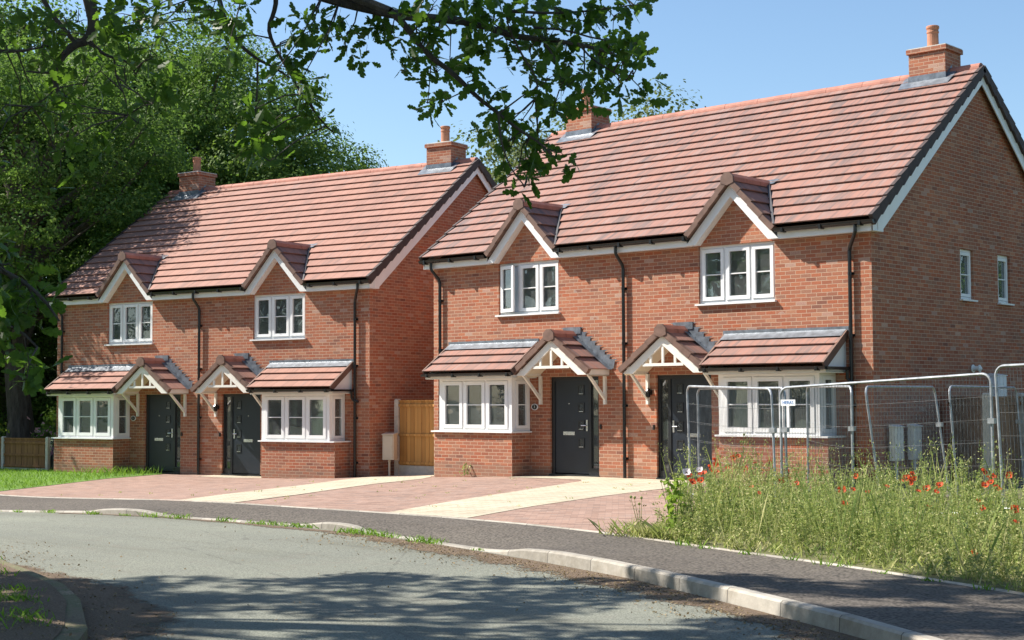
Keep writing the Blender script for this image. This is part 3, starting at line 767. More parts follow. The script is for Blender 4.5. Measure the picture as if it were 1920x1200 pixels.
    # --- upper and side windows --------------------------------------------
    for i, x0 in enumerate((2.075, W - 3.859)):
        bnd = [.05, .571, 1.178, 1.734]
        if i: bnd = [1.784 - b for b in bnd][::-1]
        window_unit((x0, .055, 3.512), (1, 0, 0), 1.784, ZF - 3.517, bnd, H, sill=.05, open_first=(13 if (open_window and i == 0) else 0))
    if side:
        for a, b, c, d in sw:
            window_unit((W - .055, a, c + .004), (0, 1, 0), b - a, d - c - .006, [.04, b - a - .04], H, sash=.06, sill=.05)
    # --- gablets, porches, bays, doors, both handed -------------------------
    for mir in (False, True):
        tf = (lambda p: (W - p[0], p[1], p[2])) if mir else None
        yb1 = Y0 + (GAP - ZE) / KM
        gable_set(DX, GAP, KG, GY, Y0, (Y0, yb1), 4, H, M[tile], 5.835, 5.59, ZF + .012, -FO - .012, -.003, tf, mir, ('gablet', 'gablet_roof'))
        # porch canopy
        px, pz, pk, phw, py = 4.24, 3.0, .76, 1.03, -.79
        po = gable_set(px, pz, pk, phw, py + .02, (-.012, -.012), 3, H, M[tile], 2.875, 2.69, 2.125, py + .045, py + .10, tf, mir, ('porch', 'porch_roof'))
        tb = MB(tf, mir)
        yf0, yf1 = py + .055, py + .095
        tb.box(px - .50, px + .50, yf0, yf1, 2.268, 2.326)
        for dx, zt_ in ((0, 2.70), (-.30, 2.47), (.30, 2.47)):
            tb.box(px + dx - .026, px + dx + .026, yf0 + .002, yf1 - .002, 2.326, zt_)
        for s in (-1, 1):
            xb = px + s * .95
            tb.box(xb - .05, xb + .05, py + .10, -.003, 2.125, 2.275)
            # curved gusset under the barge foot
            tb.prism_y([(xb - s * .05 - .0, 2.126), (xb - s * .22, 2.20), (xb - s * .30, 2.268), (xb - s * .05, 2.268)] if s < 0 else [(xb - .05, 2.268), (xb - .30, 2.268), (xb - .22, 2.20), (xb - .05, 2.126)], yf0 + .003, yf1 - .003)
        tb.build('truss', M['paint'], po)
        for s in (-1, 1):
            xb = px + s * .90
            br = MB(tf, mir)
            br.box(xb - .03, xb + .03, -.062, -.003, 1.50, 2.125)
            br.prism_x([(-.62, 2.125), (-.064, 1.60), (-.064, 1.69), (-.545, 2.125)], xb - .024, xb + .024)
            br.build('bracket', M['paint'], po)
        cl = MB(tf, mir)
        for s in (-1, 1):
            f = [(px, py + .1, pz - .14), (px, -.004, pz - .14), (px + s * 1.0, -.004, pz - .14 - pk * 1.0), (px + s * 1.0, py + .1, pz - .14 - pk * 1.0)]
            cl.face(f if s < 0 else f[::-1]); 
            f2 = [(x, y, z + .02) for x, y, z in f]; cl.face(f2[::-1] if s < 0 else f2)
        cl.build('canopy_ceiling', M['cream'], po)
        fl = MB(tf, mir)
        csp = 1 / math.hypot(1, pk); snp = pk * csp
        for s in (-1, 1):
            # cover strip on the tiles along the wall and saw-tooth steps let into the bricks
            q = lambda sl, y: (px + s * (phw - sl * csp) + s * .05 * snp, y, pz - pk * phw + sl * snp + .05 * csp)
            f = [q(-.03, -.15), q(-.03, -.006), q(1.3, -.006), q(1.3, -.15)]
            fl.face(f if s > 0 else f[::-1])
            for k in range(8):
                xt = px + s * (.04 + k * .132); zt2 = pz + .155 - k * .10 
                pts = [(xt, zt2 - .24), (xt + s * .17, zt2 - .19), (xt + s * .20, zt2 - .03), (xt + s * .285, zt2), (xt, zt2)]
                f = [(x, -.012 - .0015 * k, z) for x, z in pts]
                fl.face(f if s > 0 else f[::-1])
        fl.box(px - .24, px + .24, -.03, -.003, pz + .02, pz + .165)
        fl.build('lead_flashing', M['lead'], po)
        # door
        dm = MB(tf, mir)
        yd = .075
        dm.box(3.67, 4.62, yd, yd + .05, .02, 2.02)
        door = dm.build('door', M['anth'], H)
        df = MB(tf, mir)
        df.box(3.586, 3.67, .055, .13, 0, 2.098); df.box(4.88, 4.942, .055, .13, 0, 2.098)
        df.box(3.67, 4.88, .056, .13, 2.02, 2.097); df.box(4.62, 4.69, .056, .13, 0, 2.02); df.box(4.69, 4.88, .057, .13, 0, .14)
        df.box(3.57, 4.95, -.03, .06, -.05, .0)
        df.build('door_frame', M['anth2'], door)
        sl = MB(tf, mir); sl.box(4.69, 4.88, .10, .106, .14, 2.02); sl.build('sidelight', M['glass_dark'], door)
        for z in (1.82, 1.44, 1.06, .68):
            a = MB(tf, mir)
            for (x0, x1, z0, z1) in ((4.32, 4.345, z - .12, z + .10), (4.465, 4.49, z - .12, z + .10), (4.345, 4.465, z + .075, z + .10), (4.345, 4.465, z - .12, z - .095)):
                a.box(x0, x1, yd - .012, yd - .001, z0, z1)
            a.build('light_surround', M['anth2'], door)
            a = MB(tf, mir); a.box(4.346, 4.464, yd - .005, yd - .001, z - .094, z + .074); a.build('door_light', M['glass_shiny'], door)
            a = MB(tf, mir); a.box(4.345, 4.465, yd - .016, yd - .006, z - .096, z - .085); a.build('bead', M['steel'], door)
        a = MB(tf, mir); a.box(3.905, 4.227, yd - .014, yd - .001, .84, .915); a.box(3.92, 4.212, yd - .02, yd - .014, .852, .903); a.build('letterbox', M['steel'], door)
        a = MB(tf, mir); a.box(4.545, 4.585, yd - .012, yd - .001, .93, 1.17); a.tube([(4.565, yd - .012, 1.05), (4.565, yd - .05, 1.05), (4.44, yd - .055, 1.05)], .011, 8)
        a.build('door_handle', M['steel'], door)
        a = MB(tf, mir); a.tube([(4.07, yd - .012, 1.52), (4.07, yd, 1.52)], .014, 8); a.build('spyhole', M['steel'], door)
        a = MB(tf, mir); a.box(4.985, 5.025, -.03, -.002, .98, 1.08); a.build('doorbell', M['black'], H)
        # bay window
        bx0, bx1, by = .779, 3.0, -.60
        bw = window_unit((bx0, by, .918), (1, 0, 0), bx1 - bx0, 1.16, [.10, .752, 1.44, 2.11], H, name='bay_window', border=.05, sash=.085, tf=tf, flip=mir)
        if True:
            for o, ud in (((bx1, by + .07, .918), (0, 1, 0)), ((bx0, -.004, .918), (0, -1, 0))):
                window_unit(o, ud, .526, 1.16, [.05, .476], bw.parent if False else H, name='bay_side_window', border=.05, sash=.07, tf=tf, flip=mir)
        bs = MB(tf, mir)
        for o, ud, w in (((.615, by - .002, 0), (1, 0, 0), 2.385), ((3.0, by - .002, 0), (0, 1, 0), .60), ((.615, -.002, 0), (0, -1, 0), .60)):
            bs.wall(o, ud, w, zb, .884)
        bs.face([(.615, by - .002, .884), (3.0, by - .002, .884), (3.0, 0, .884), (.615, 0, .884)])
        bs.build('bay_wall', M['brick'], bw)
        a = MB(tf, mir); a.box(.575, 3.06, by - .075, -.004, .885, .916); a.build('sill', M['upvc'], bw)
        a = MB(tf, mir); a.box(.53, 3.21, -.80, -.785, 2.08, 2.20); a.box(.53, 3.21, -.785, -.004, 2.08, 2.10); a.build('bay_fascia', M['paint'], bw)
        bt = MB(tf, mir); ex0, ex1 = .53, 3.235; ye, ze = -.865, 2.235; kb = .72
        Lb = math.hypot(.865, .865 * kb); cb_ = .865 / Lb; sb_ = .865 * kb / Lb
        tiles(bt, (ex0, ye, ze), (1, 0, 0), (0, cb_, sb_), [[(0, 0), (ex1 - ex0, 0), (ex1 - ex0, Lb * .86), (0, Lb * .86)]], Lb * .86 / 3, 3, t=.046, u_off=.1)
        bt.build('bay_roof', M[tile], bw)
        for xe, s in ((ex0, -1), (ex1, 1)):
            vb = MB(tf, mir)
            Pq = lambda sl_, n: (ye + sl_ * cb_ - n * sb_, ze + sl_ * sb_ + n * cb_)
            vb.prism_x([Pq(-.01, .05), Pq(-.01, -.10), Pq(Lb, -.10), Pq(Lb, .035)], *sorted((xe - s * .02, xe + s * .022)))
            vb.build('verge', M['verge'], bw)
        for xe in (ex0 + .035, ex1 - .035):
            ck = MB(tf, mir)
            ck.prism_x([(-.80, 2.105), (-.004, 2.105), (-.004, 2.72), (-.72, 2.21)], xe - .01, xe + .01)
            ck.build('bay_cheek', M['upvc'], bw)
        fl = MB(tf, mir)
        Pq = lambda x, sl_, n: (x, ye + sl_ * cb_ - n * sb_, ze + sl_ * sb_ + n * cb_)
        fl.face([Pq(ex0 + .01, Lb * .80, .045), Pq(ex1, Lb * .80, .045), Pq(ex1, Lb + .01, .04), Pq(ex0 + .01, Lb + .01, .04)])
        fl.box(ex0 - .04, 1.9, -.014, -.003, 2.85, 2.95); fl.box(1.9, ex1 + .04, -.018, -.003, 2.85, 2.955)
        fl.build('lead_flashing', M['lead'], bw)
        gm = MB(tf, mir); gutter(gm, ex0 - .05, ex1 + .02, -.862, 2.185, .05)
        # return along the outer cheek and short pipe into the wall pipe
        gm.box(ex0 - .10, ex0 - .02, -.862, -.06, 2.135, 2.19)
        gm.tube([(ex0 - .06, -.12, 2.14), (ex0 - .06, -.12, 1.98), (ex0 - .10, -.10, 1.92), (.30, -.07, 1.88)], .032, 8)
        gm.build('gutter', M['black'], bw)
        if not mir:
            a = MB(); a.prism_y([(3.15 + .09 * math.cos(t) * (1.05), 1.448 + .07 * math.sin(t)) for t in [2 * math.pi * i / 16 for i in range(16)]], -.022, -.003)
            pq = a.build('number_plaque', M['white'], H)
            a = MB(); a.prism_y([(3.15 + .075 * math.cos(t), 1.448 + .056 * math.sin(t)) for t in [2 * math.pi * i / 16 for i in range(16)]], -.026, -.0221); a.build('plaque_face', M['anth2'], pq)
            text_mesh('numeral', number, .085, (3.15, -.028, 1.448), (1, 0, 0), M['grp2'], pq)
        else:
            a = MB(); x = 6.33
            a.box(x - .035, x + .035, -.03, -.002, 1.70, 1.80); a.tube([(x, -.03, 1.79), (x, -.09, 1.79)], .012, 6); a.lathe((x, -.10, 1.64), [(.02, 0), (.045, .02), (.05, .12), (.065, .135), (.03, .18), (.008, .2)], 10)
            a.build('wall_lamp', M['black'], H)
    return H

def text_mesh(name, body, size, loc, ud, m, parent):
    cu = bpy.data.curves.new(name, 'FONT'); cu.body = body; cu.size = size; cu.align_x = 'CENTER'; cu.align_y = 'CENTER'; cu.extrude = .001
    t = bpy.data.objects.new('tmp_text', cu); COL.objects.link(t)
    bpy.context.view_layer.update()
    me = bpy.data.meshes.new_from_object(t.evaluated_get(bpy.context.evaluated_depsgraph_get()))
    bpy.data.objects.remove(t); bpy.data.curves.remove(cu)
    ux = Vector(ud); uz = Vector((0, 0, 1)); un = ux.cross(uz)
    mt = Matrix(((ux.x, uz.x, un.x, loc[0]), (ux.y, uz.y, un.y, loc[1]), (ux.z, uz.z, un.z, loc[2]), (0, 0, 0, 1)))
    me.transform(mt); me.name = name
    me.materials.clear(); me.materials.append(m)
    o = bpy.data.objects.new(name, me); COL.objects.link(o); o.parent = parent
    return o

_g, _nt, _b = mat('bevelled_door_glass'); _b.inputs['Base Color'].default_value = (.02, .025, .03, 1); _b.inputs['Roughness'].default_value = .08; _b.inputs['Specular IOR Level'].default_value = .6
_N = NT(_nt); _nt.links.new(_N.bump(_N.noise(_N.coord(), 30, 2), .4, .02), _b.inputs['Normal']); M['glass_shiny'] = _g

LLOC = (-13.7205, -1.6222, -.3077); LROT = R(9.2984)
def LP(x, y):
    c, s = math.cos(LROT), math.sin(LROT)
    return (LLOC[0] + x * c - y * s, LLOC[1] + x * s + y * c)
house((0, 0, 0), 0., 'pair of red brick houses on the right with brindled tiles and an open upper window', 'tile_mixed', True, '3', True)
house(LLOC, LROT, 'pair of red brick houses on the left under the trees with even terracotta tiles', 'tile_red', False, '1', False)

# ------------------------------------------------------------------ ground, road, paths
def polyline(pts, n):
    P = [Vector(p) for p in pts]; d = [0.]
    for a, b in zip(P, P[1:]): d.append(d[-1] + (Vector((b[0], b[1])) - Vector((a[0], a[1]))).length)
    out = []; j = 0
    for i in range(n):
        s = d[-1] * i / (n - 1)
        while j < len(P) - 2 and d[j + 1] < s: j += 1
        t = (s - d[j]) / (d[j + 1] - d[j]); out.append((P[j].lerp(P[j + 1], min(1, max(0, t))), s))
    return out
def smooth(pts, it=2):
    for _ in range(it):
        q = [pts[0]]
        for a, b in zip(pts, pts[1:]):
            q.append(tuple(x * .75 + y * .25 for x, y in zip(a, b))); q.append(tuple(x * .25 + y * .75 for x, y in zip(a, b)))
        q.append(pts[-1]); pts = q
    return pts
# far kerb: x, y, upstand
KERB = [(-40,-8.0,.10), (-14,-10.4,.08), (-3,-10.9,.04), (2.6,-10.93,.02), (3.2,-10.92,.10), (4.2,-10.86,.10), (4.75,-10.82,.02), (6.43,-10.69,.02), (7.9,-10.62,.02), (8.3,-10.64,.10), (9.0,-10.70,.10), (9.4,-10.76,.02),
        (10.44,-10.96,.015), (11.42,-11.22,.015), (12.5,-11.48,.015), (13.35,-11.75,.135), (15.31,-12.42,.135), (17.55,-13.5,.135), (19.09,-14.30,.135), (22,-16.2,.135), (28,-21,.135)]
EDGING = [(-40,-5.5), (-14,-7.6), (-5.53,-7.95), (2.77,-9.15), (5.59,-9.17), (7.77,-9.07), (9.65,-9.11), (11.22,-9.27), (13.07,-9.68), (13.83,-9.96), (15.26,-10.43), (17.10,-10.98), (18.43,-11.52), (19.27,-11.85), (22,-13.3), (29,-17.6)]
NEARK = [(-40,-13.0), (0,-14.4), (7.0,-15.5), (8.93,-15.94), (10.27,-16.32), (11.51,-16.69), (12.63,-17.20), (14.22,-18.12), (16.5,-20), (18,-26), (18,-40)]

def base_ground():
    cs = [-420, -200, -110, -70, -50] + [x for x in range(-42, 43, 3)] + [50, 70, 110, 200, 420]
    bm = bmesh.new(); g = {}
    for i, x in enumerate(cs):
        for j, y in enumerate(cs): g[i, j] = bm.verts.new((x, y, G(x, y) - .19))
    for i in range(len(cs) - 1):
        for j in range(len(cs) - 1): bm.faces.new((g[i, j], g[i + 1, j], g[i + 1, j + 1], g[i, j + 1]))
    me = bpy.data.meshes.new('ground'); bm.to_mesh(me); bm.free(); me.materials.append(M['field'])
    o = bpy.data.objects.new('ground', me); COL.objects.link(o); tag(o, kind='structure')
base_ground()
def ktop(): return smooth([(x, y, h) for x, y, h in KERB], 1)
KS = ktop()
tag(drape('road', [(x, y) for x, y, h in KS] + [(28, -42), (-40, -42)], ROAD, M['road']), kind='structure')
# footway between the kerb and the back edging: cross-fall down to the dropped kerbs
def footway():
    n = 110
    A = polyline([(x, y, h) for x, y, h in KS], 400); Bk = polyline([(x, y, 0) for x, y in smooth(EDGING, 2)], 400)
    def at(L, f):
        return L[min(len(L) - 1, int(f * (len(L) - 1)))][0]
    # pair the two edges by x so that the strip stays square to the road
    ax = [p[0].x for p in A]; bx = [p[0].x for p in Bk]
    bm = bmesh.new(); rows = []
    for i in range(n):
        x = -38 + (27.0 + 38) * (i / (n - 1)) ** .62
        def find(L, x):
            for (p, s), (q, t) in zip(L, L[1:]):
                if p.x <= x <= q.x and q.x > p.x: return p.lerp(q, (x - p.x) / (q.x - p.x))
            return L[-1][0]
        k = find(A, x); e = find(Bk, x)
        kz = G(k.x, k.y) + ROAD + k.z - .004; ez = G(e.x, e.y)
        row = []
        kk = Vector((k.x, k.y + .11, 0))
        for t in (0, .12, .3, .6, 1.):
            px = kk.x + (e.x - kk.x) * t; py = kk.y + (e.y - kk.y) * t
            z = kz + (ez - kz) * S(t * 1.1)
            row.append(bm.verts.new((px, py, z)))
        rows.append(row)
    for a, b in zip(rows, rows[1:]):
        for j in range(4): bm.faces.new((a[j], b[j], b[j + 1], a[j + 1]))
    me = bpy.data.meshes.new('footway'); bm.to_mesh(me); bm.free(); me.materials.append(M['footway'])
    o = bpy.data.objects.new('footway', me); COL.objects.link(o); tag(o, kind='structure')
footway()
def kerb_strip(name, pts, width, left=True, h=None, m='kerb', base=ROAD, sink=.06):
    L = polyline(pts, max(20, len(pts) * 7)); mb = MB(); prev = None
    for i, (p, s) in enumerate(L):
        a = L[max(0, i - 1)][0]; b = L[min(len(L) - 1, i + 1)][0]
        d = Vector((b.x - a.x, b.y - a.y)).normalized(); nrm = Vector((-d.y, d.x)) * (1 if left else -1)
        hh = p.z if h is None else h
        z0 = G(p.x, p.y) + base - sink; z1 = G(p.x, p.y) + base + hh
        q = [(p.x, p.y, z0), (p.x + nrm.x * .012, p.y + nrm.y * .012, z1 - .02), (p.x + nrm.x * .035, p.y + nrm.y * .035, z1), (p.x + nrm.x * width, p.y + nrm.y * width, z1 + .002), (p.x + nrm.x * width, p.y + nrm.y * width, z0)]
        if prev:
            for j in range(4):
                f = [prev[0][j], q[j], q[j + 1], prev[0][j + 1]]
                mb.face(f if left else f[::-1], [(prev[1], j), (s, j), (s, j + 1), (prev[1], j + 1)] if left else [(prev[1], j + 1), (s, j + 1), (s, j), (prev[1], j)])
        prev = (q, s)
    return tag(mb.build(name, M[m]), kind='structure')
kerb_strip('kerb', KS, .125)
kerb_strip('path_edging', [(x, y, 0) for x, y in smooth(EDGING, 1)], .05, True, .012, base=0., sink=.12)
tag(drape('verge', NEARK + [(-40, -42)], 0.0 - .02, M['verge_soil'], .15), kind='structure')
kerb_strip('kerb_near', [(x, y, 0) for x, y in smooth(NEARK[1:], 1)], .125, False, .06, 'kerb_old')
lawn_edge = [(-6.39, -7.50), (-7.46, -5.45), (-8.68, -3.2), (-9.16, -1.25)]
front = [LP(11.35, .1), LP(4.3, .1)]
drive = [(-5.53, -7.90), (2.77, -9.09), (5.59, -9.11), (7.77, -9.01), (9.65, -9.05), (11.22, -9.21), (13.07, -9.62), (13.6, -9.85), (12.2, -7.0), (10.9, -3.8), (10.4, .1), (0.1, .1), (-.3, 1.3), (-2.45, 1.2)] + front + lawn_edge[::-1]
tag(drape('driveway', drive, .004, M['paver'], .12), kind='structure')
path1 = [(8.01,-8.99), (9.72,-9.03), (9.04,-6.79), (8.55,-4.4), (8.25,-2.0), (8.2,-.03), (3.02,-.03), (3.02,-.78), (5.25,-.98), (5.56,-1.34), (6.37,-4.04), (7.17,-6.7)]
tag(drape('path', path1, .010, M['buff']), kind='structure')
path2 = [(2.60,-9.02), (4.30,-9.10), (3.55,-7.04), (1.9,-3.7), (1.1,-1.5), (.58,-.72), (.02,-.10), (-.32,1.22), (-2.4,1.12), (-2.5,.2), (-1.5,-1.62), (0,-4.08), (1.37,-6.69)]
tag(drape('path', path2, .010, M['buff']), kind='structure')
tag(drape('path', [LP(8.35, -.02), LP(6.2, -.02), LP(6.2, -.62), LP(7.3, -.8), LP(8.35, -.62)], .010, M['buff']), kind='structure')
lawn = [(-40, -5.55), (-14, -7.62), (-6.5, -7.85)] + lawn_edge + [LP(4.4, .08), LP(0, .08), LP(-.2, .3), (-40, 2)]
tag(drape('lawn', lawn, .012, M['turf'], .12), kind='structure')
bed = [(13.62, -9.85), (13.87, -9.92), (15.26, -10.38), (17.10, -10.92), (18.43, -11.46), (19.27, -11.79), (22, -13.24), (29, -17.5), (34, -8), (30, 10), (11.5, 10), (11.5, .12), (10.42, .12), (10.92, -3.8), (12.22, -7.0)]
tag(drape('weed_bed', bed, .012, M['soil'], .12), kind='structure')
tag(drape('back_garden', [(-.25, 1.25), (-.2, 12), (-6, 12), (-3.2, 1.25)], .0, M['turf'], .1), kind='structure')
def strip(name, pts, w, dz, m, side=1, base=ROAD):
    L = polyline(pts, len(pts) * 6); mb = MB(); prev = None
    for i, (p, s) in enumerate(L):
        a = L[max(0, i - 1)][0]; b = L[min(len(L) - 1, i + 1)][0]
        d = Vector((b.x - a.x, b.y - a.y)).normalized(); nr = Vector((-d.y, d.x)) * side
        ww = p.z if p.z > 0 else w
        q = [(p.x + nr.x * ww * t, p.y + nr.y * ww * t) for t in (0, .34, .67, 1)]
        q = [(x, y, G(x, y) + base + dz) for x, y in q]
        if prev:
            for j in range(3):
                f = [prev[0][j], q[j], q[j + 1], prev[0][j + 1]]; u = [(prev[1], j / 3), (s, j / 3), (s, (j + 1) / 3), (prev[1], (j + 1) / 3)]
                mb.face(f if side > 0 else f[::-1], u if side > 0 else u[::-1])
        prev = (q, s)
    return tag(mb.build(name, M[m]), kind='stuff')
strip('leaf_litter', [(2, -10.93, .25), (6.4, -10.70, .3), (9.4, -10.78, .45), (11.42, -11.24, .9), (13.33, -11.78, 1.0), (15.31, -12.44, .85), (17.55, -13.52, .8), (19.09, -14.32, .9), (23, -17, .9)], .8, .005, 'litter', -1)
strip('leaf_litter', [(3, -14.9, .3), (8.93, -15.98, .45), (10.27, -16.36, .8), (11.51, -16.73, 1.1), (12.63, -17.24, 1.2), (14.22, -18.16, 1.2), (16.5, -20.1, 1.2)], .8, .006, 'litter', 1)

strip('leaf_litter', [(3, -14.98, 1.2), (8.93, -16.05, 1.5), (10.27, -16.44, 1.7), (11.51, -16.82, 1.9), (12.63, -17.34, 2.0), (14.10, -18.26, 2.0), (16.4, -20.2, 2.0)], 1.5, .008, 'litter', -1, -.02)
# ------------------------------------------------------------------ leaf meshes (numpy)
def quads_mesh(name, V4, mats, mi=None, smooth=False, per=4):
    n = len(V4); me = bpy.data.meshes.new(name)
    me.vertices.add(n * per); me.vertices.foreach_set('co', V4.reshape(-1).astype(np.float32))
    me.loops.add(n * per); me.loops.foreach_set('vertex_index', np.arange(n * per, dtype=np.int32))
    me.polygons.add(n); me.polygons.foreach_set('loop_start', np.arange(0, n * per, per, dtype=np.int32))
    for m in mats: me.materials.append(m)
    if mi is not None: me.polygons.foreach_set('material_index', mi.astype(np.int32))
    me.update(calc_edges=True); return me
def unit(a): return a / np.maximum(np.linalg.norm(a, axis=1, keepdims=True), 1e-9)
def leaf_quads(c, nrm, size, rg, aspect=.62):
    """rhombic leaves with a slight fold"""
    n = len(c); nrm = unit(nrm)
    t = unit(np.cross(nrm, rg.normal(size=(n, 3)))); b = np.cross(nrm, t)
    s = size[:, None]
    return np.stack([c - t * s, c + b * s * aspect + nrm * s * .12, c + t * s, c - b * s * aspect + nrm * s * .12], 1)
def clump_leaves(rg, centres, radii, per, size, flat=.75):
    cs = []; ns = []
    for c, r in zip(centres, radii):
        n = int(per * (r ** 2)); d = unit(rg.normal(size=(n, 3)))
        d[:, 2] = np.where(d[:, 2] < 0, d[:, 2] * flat, d[:, 2] * .85)
        rad = r * rg.uniform(.45, 1.05, n) ** .5
        wob = 1 + .20 * np.sin(d[:, 0] * 5 + c[0]) * np.cos(d[:, 1] * 4 + c[1]) + .14 * np.sin(d[:, 0] * 11 + c[2]) * np.sin(d[:, 1] * 9 + c[0])
        cs.append(c + d * (rad * wob)[:, None]); ns.append(d + np.array([0, 0, .55]) + rg.normal(scale=.5, size=(n, 3)))
    c = np.concatenate(cs); nr = np.concatenate(ns)
    return leaf_quads(c, nr, size * rg.uniform(.6, 1.25, len(c)), rg)
def make_tree_meshes(seed, height, rx, rz, zc, nclump, rcl, per, size, trunk_r):
    """returns (trunk builder, leaf quads): broadleaf with a lumpy crown"""
    rg = np.random.default_rng(seed); rr = random.Random(seed)
    C_ = []
    tries = 0
    while len(C_) < nclump and tries < 20000:
        tries += 1
        d = unit(rg.normal(size=(1, 3)))[0]; f = rg.uniform(.35, 1.) ** .45
        p = np.array([d[0] * rx * f, d[1] * rx * f, zc + d[2] * rz * f])
        if p[2] < zc - rz * .8: continue
        if all(np.linalg.norm((p - q) * np.array([1, 1, 1.25])) > rcl * .92 for q in C_): C_.append(p)
    rad = [rcl * rr.uniform(.65, 1.2) for _ in C_]
    L = clump_leaves(rg, C_, rad, per, size, .3)
    tb = MB()
    pts = [(0, 0, -.4)]; k = 7
    for i in range(1, k + 1): pts.append((rr.uniform(-.18, .18) * i * .5, rr.uniform(-.18, .18) * i * .5, (zc + rz * .35) * i / k))
    tb.tube(pts, [trunk_r * (1.35 if i == 0 else (1 - .75 * i / k)) for i in range(k + 1)], 10)
    order = sorted(range(len(C_)), key=lambda i: rr.random())[:max(10, nclump // 2)]
    for i in order:
        p = C_[i]; zb_ = max(zc - rz * .95, min(p[2] - .6, zc + rz * .2) - rr.uniform(.5, 2.5)); j = max(1, min(k - 1, int(zb_ / (zc + rz * .35) * k)))
        a = Vector(pts[j]); e = Vector(p); m = a.lerp(e, .5) + Vector((rr.uniform(-.5, .5), rr.uniform(-.5, .5), rr.uniform(-.2, .7)))
        r0 = trunk_r * rr.uniform(.16, .34)
        tb.tube([a, a.lerp(m, .5) + Vector((0, 0, .15)), m, m.lerp(e, .55), e], [r0, r0 * .8, r0 * .6, r0 * .4, r0 * .18], 6, caps=False)
    return tb, L
def tree(name, label, meshes, loc, rz, sc, cat='tree', group=None, leafmat=None):
    t = thing(name, label, cat, loc, rz, group)
    t.scale = sc if isinstance(sc, tuple) else (sc, sc, sc)
    a = bpy.data.objects.new('trunk', meshes[0]); COL.objects.link(a); a.parent = t
    b = bpy.data.objects.new('crown', meshes[1]); COL.objects.link(b); b.parent = t
    if leafmat: b.material_slots[0].link = 'OBJECT'; b.material_slots[0].material = leafmat
    return t
def tree_pair(seed, *a, leaf='leaf', bark='bark'):
    tb, L = make_tree_meshes(seed, *a)
    o = tb.build('trunk', M[bark], None, True); me = o.data; bpy.data.objects.remove(o)
    return me, quads_mesh('crown', L, [M[leaf]])
TA = tree_pair(11, 17, 5.2, 5.6, 9.4, 92, 1.45, 560, .072, .5)
TB = tree_pair(23, 15, 4.6, 5.6, 8.8, 80, 1.35, 560, .072, .36)
TC = tree_pair(37, 8, 2.9, 3.0, 4.6, 44, 1.0, 640, .058, .18, leaf='leaf_olive')
TD = tree_pair(51, 12, 4.0, 4.8, 7.2, 64, 1.25, 580, .072, .3, leaf='leaf_bright')
gz = lambda x, y: G(x, y) - .2
trees = [
 ('oak_tree', 'huge dark oak with a thick black trunk standing just behind the low brown fence', TA, (-19.35, .45), .4, .94),
 ('oak_tree', 'tall dark tree filling the top left corner behind the thick-trunked oak', TA, (-29.5, 2.5), 2.1, 1.25),
 ('oak_tree', 'broad tree rising high behind the left chimney of the left houses', TA, (-24.0, 9.5), 3.6, 1.14),
 ('broadleaf_tree', 'brighter green tree between the two left chimneys, lower than its neighbours', TD, (-18.6, 11.0), 1.0, 1.05),
 ('broadleaf_tree', 'light green tree whose crown slopes down towards the right chimney of the left houses', TD, (-19.6, 15.0), 4.2, .98),
 ('broadleaf_tree', 'last small tree of the row, left of the right chimney of the left houses', TD, (-20.6, 18.8), 2.6, .86),
 ('broadleaf_tree', 'tree with a forked stem seen over the left verge of the left roof', TB, (-25.0, 7.2), 5.0, 1.05),
 ('broadleaf_tree', 'dark tree at the left edge of the picture beside the thick-trunked oak', TB, (-25.5, -4.0), .2, 1.0),
 ('broadleaf_tree', 'tree far back at the left edge, its stem hidden by other trees', TB, (-37, -1), 2.8, 1.3),
 ('oak_tree', 'tree in the second row behind the oaks, closing the gap over the left roof', TA, (-32, 12), 5.3, 1.2),
 ('hawthorn_tree', 'low dark bush in the shade under the trees at the left edge', TC, (-33, -6.5), 5.3, .95),
 ('hawthorn_tree', 'low bush in the shade between the oak trunk and the left houses', TC, (-25.5, 3), 3.3, .8),
 ('hawthorn_tree', 'bushy undergrowth far behind the oak trunk', TC, (-38, 4), 1.3, 1.3),
 ('hawthorn_tree', 'olive bush just above the right gable of the left houses', TC, (-15.9, 19.2), 2.2, 1.36),
 ('hawthorn_tree', 'tall olive tree just left of the left chimney of the right houses', TC, (-16.5, 24.0), 5.2, 1.80),
 ('hawthorn_tree', 'olive green tree in the gap between the two pairs of houses', TC, (-16.5, 21.6), .9, 1.66),
 ('hawthorn_tree', 'olive tree partly hidden behind the left chimney of the right houses', TC, (-13.9, 24.8), 2.9, 1.82),
 ('hawthorn_tree', 'treetop peeping over the ridge just right of the left chimney of the right houses', TC, (-14.2, 28.6), 4.4, 1.98),
]
BELT = [(-36.5, -1.0), (-38.5, 4.0), (-31.5, 1.5), (-34.8, 8.2), (-46, 12), (-48, 17), (-41, -3.5), (-30, -9), (-27.6, 6.0), (-25.2, 3.2), (-29.5, 4.6)]
for nm, lb, me, (x, y), rz, sc in trees: tree(nm, lb, me, (x, y, gz(x, y)), rz, sc)
# trees across the road, out of the picture, that the windows mirror
for i, (x, y, rz, sc) in enumerate([(-22, -46, .3, 1.0), (-12, -50, 1.9, 1.1), (-2, -52, 3.1, 1.0), (-31, -40, 4.4, 1.1), (8, -56, 5.1, 1.1), (-42, -37, 2.2, 1.1), (20, -58, 1.2, 1.1)]):
    tree('roadside_tree', 'tree across the road, mirrored in the house windows', TB, (x, y, gz(x, y)), rz, sc, group='trees across the road')

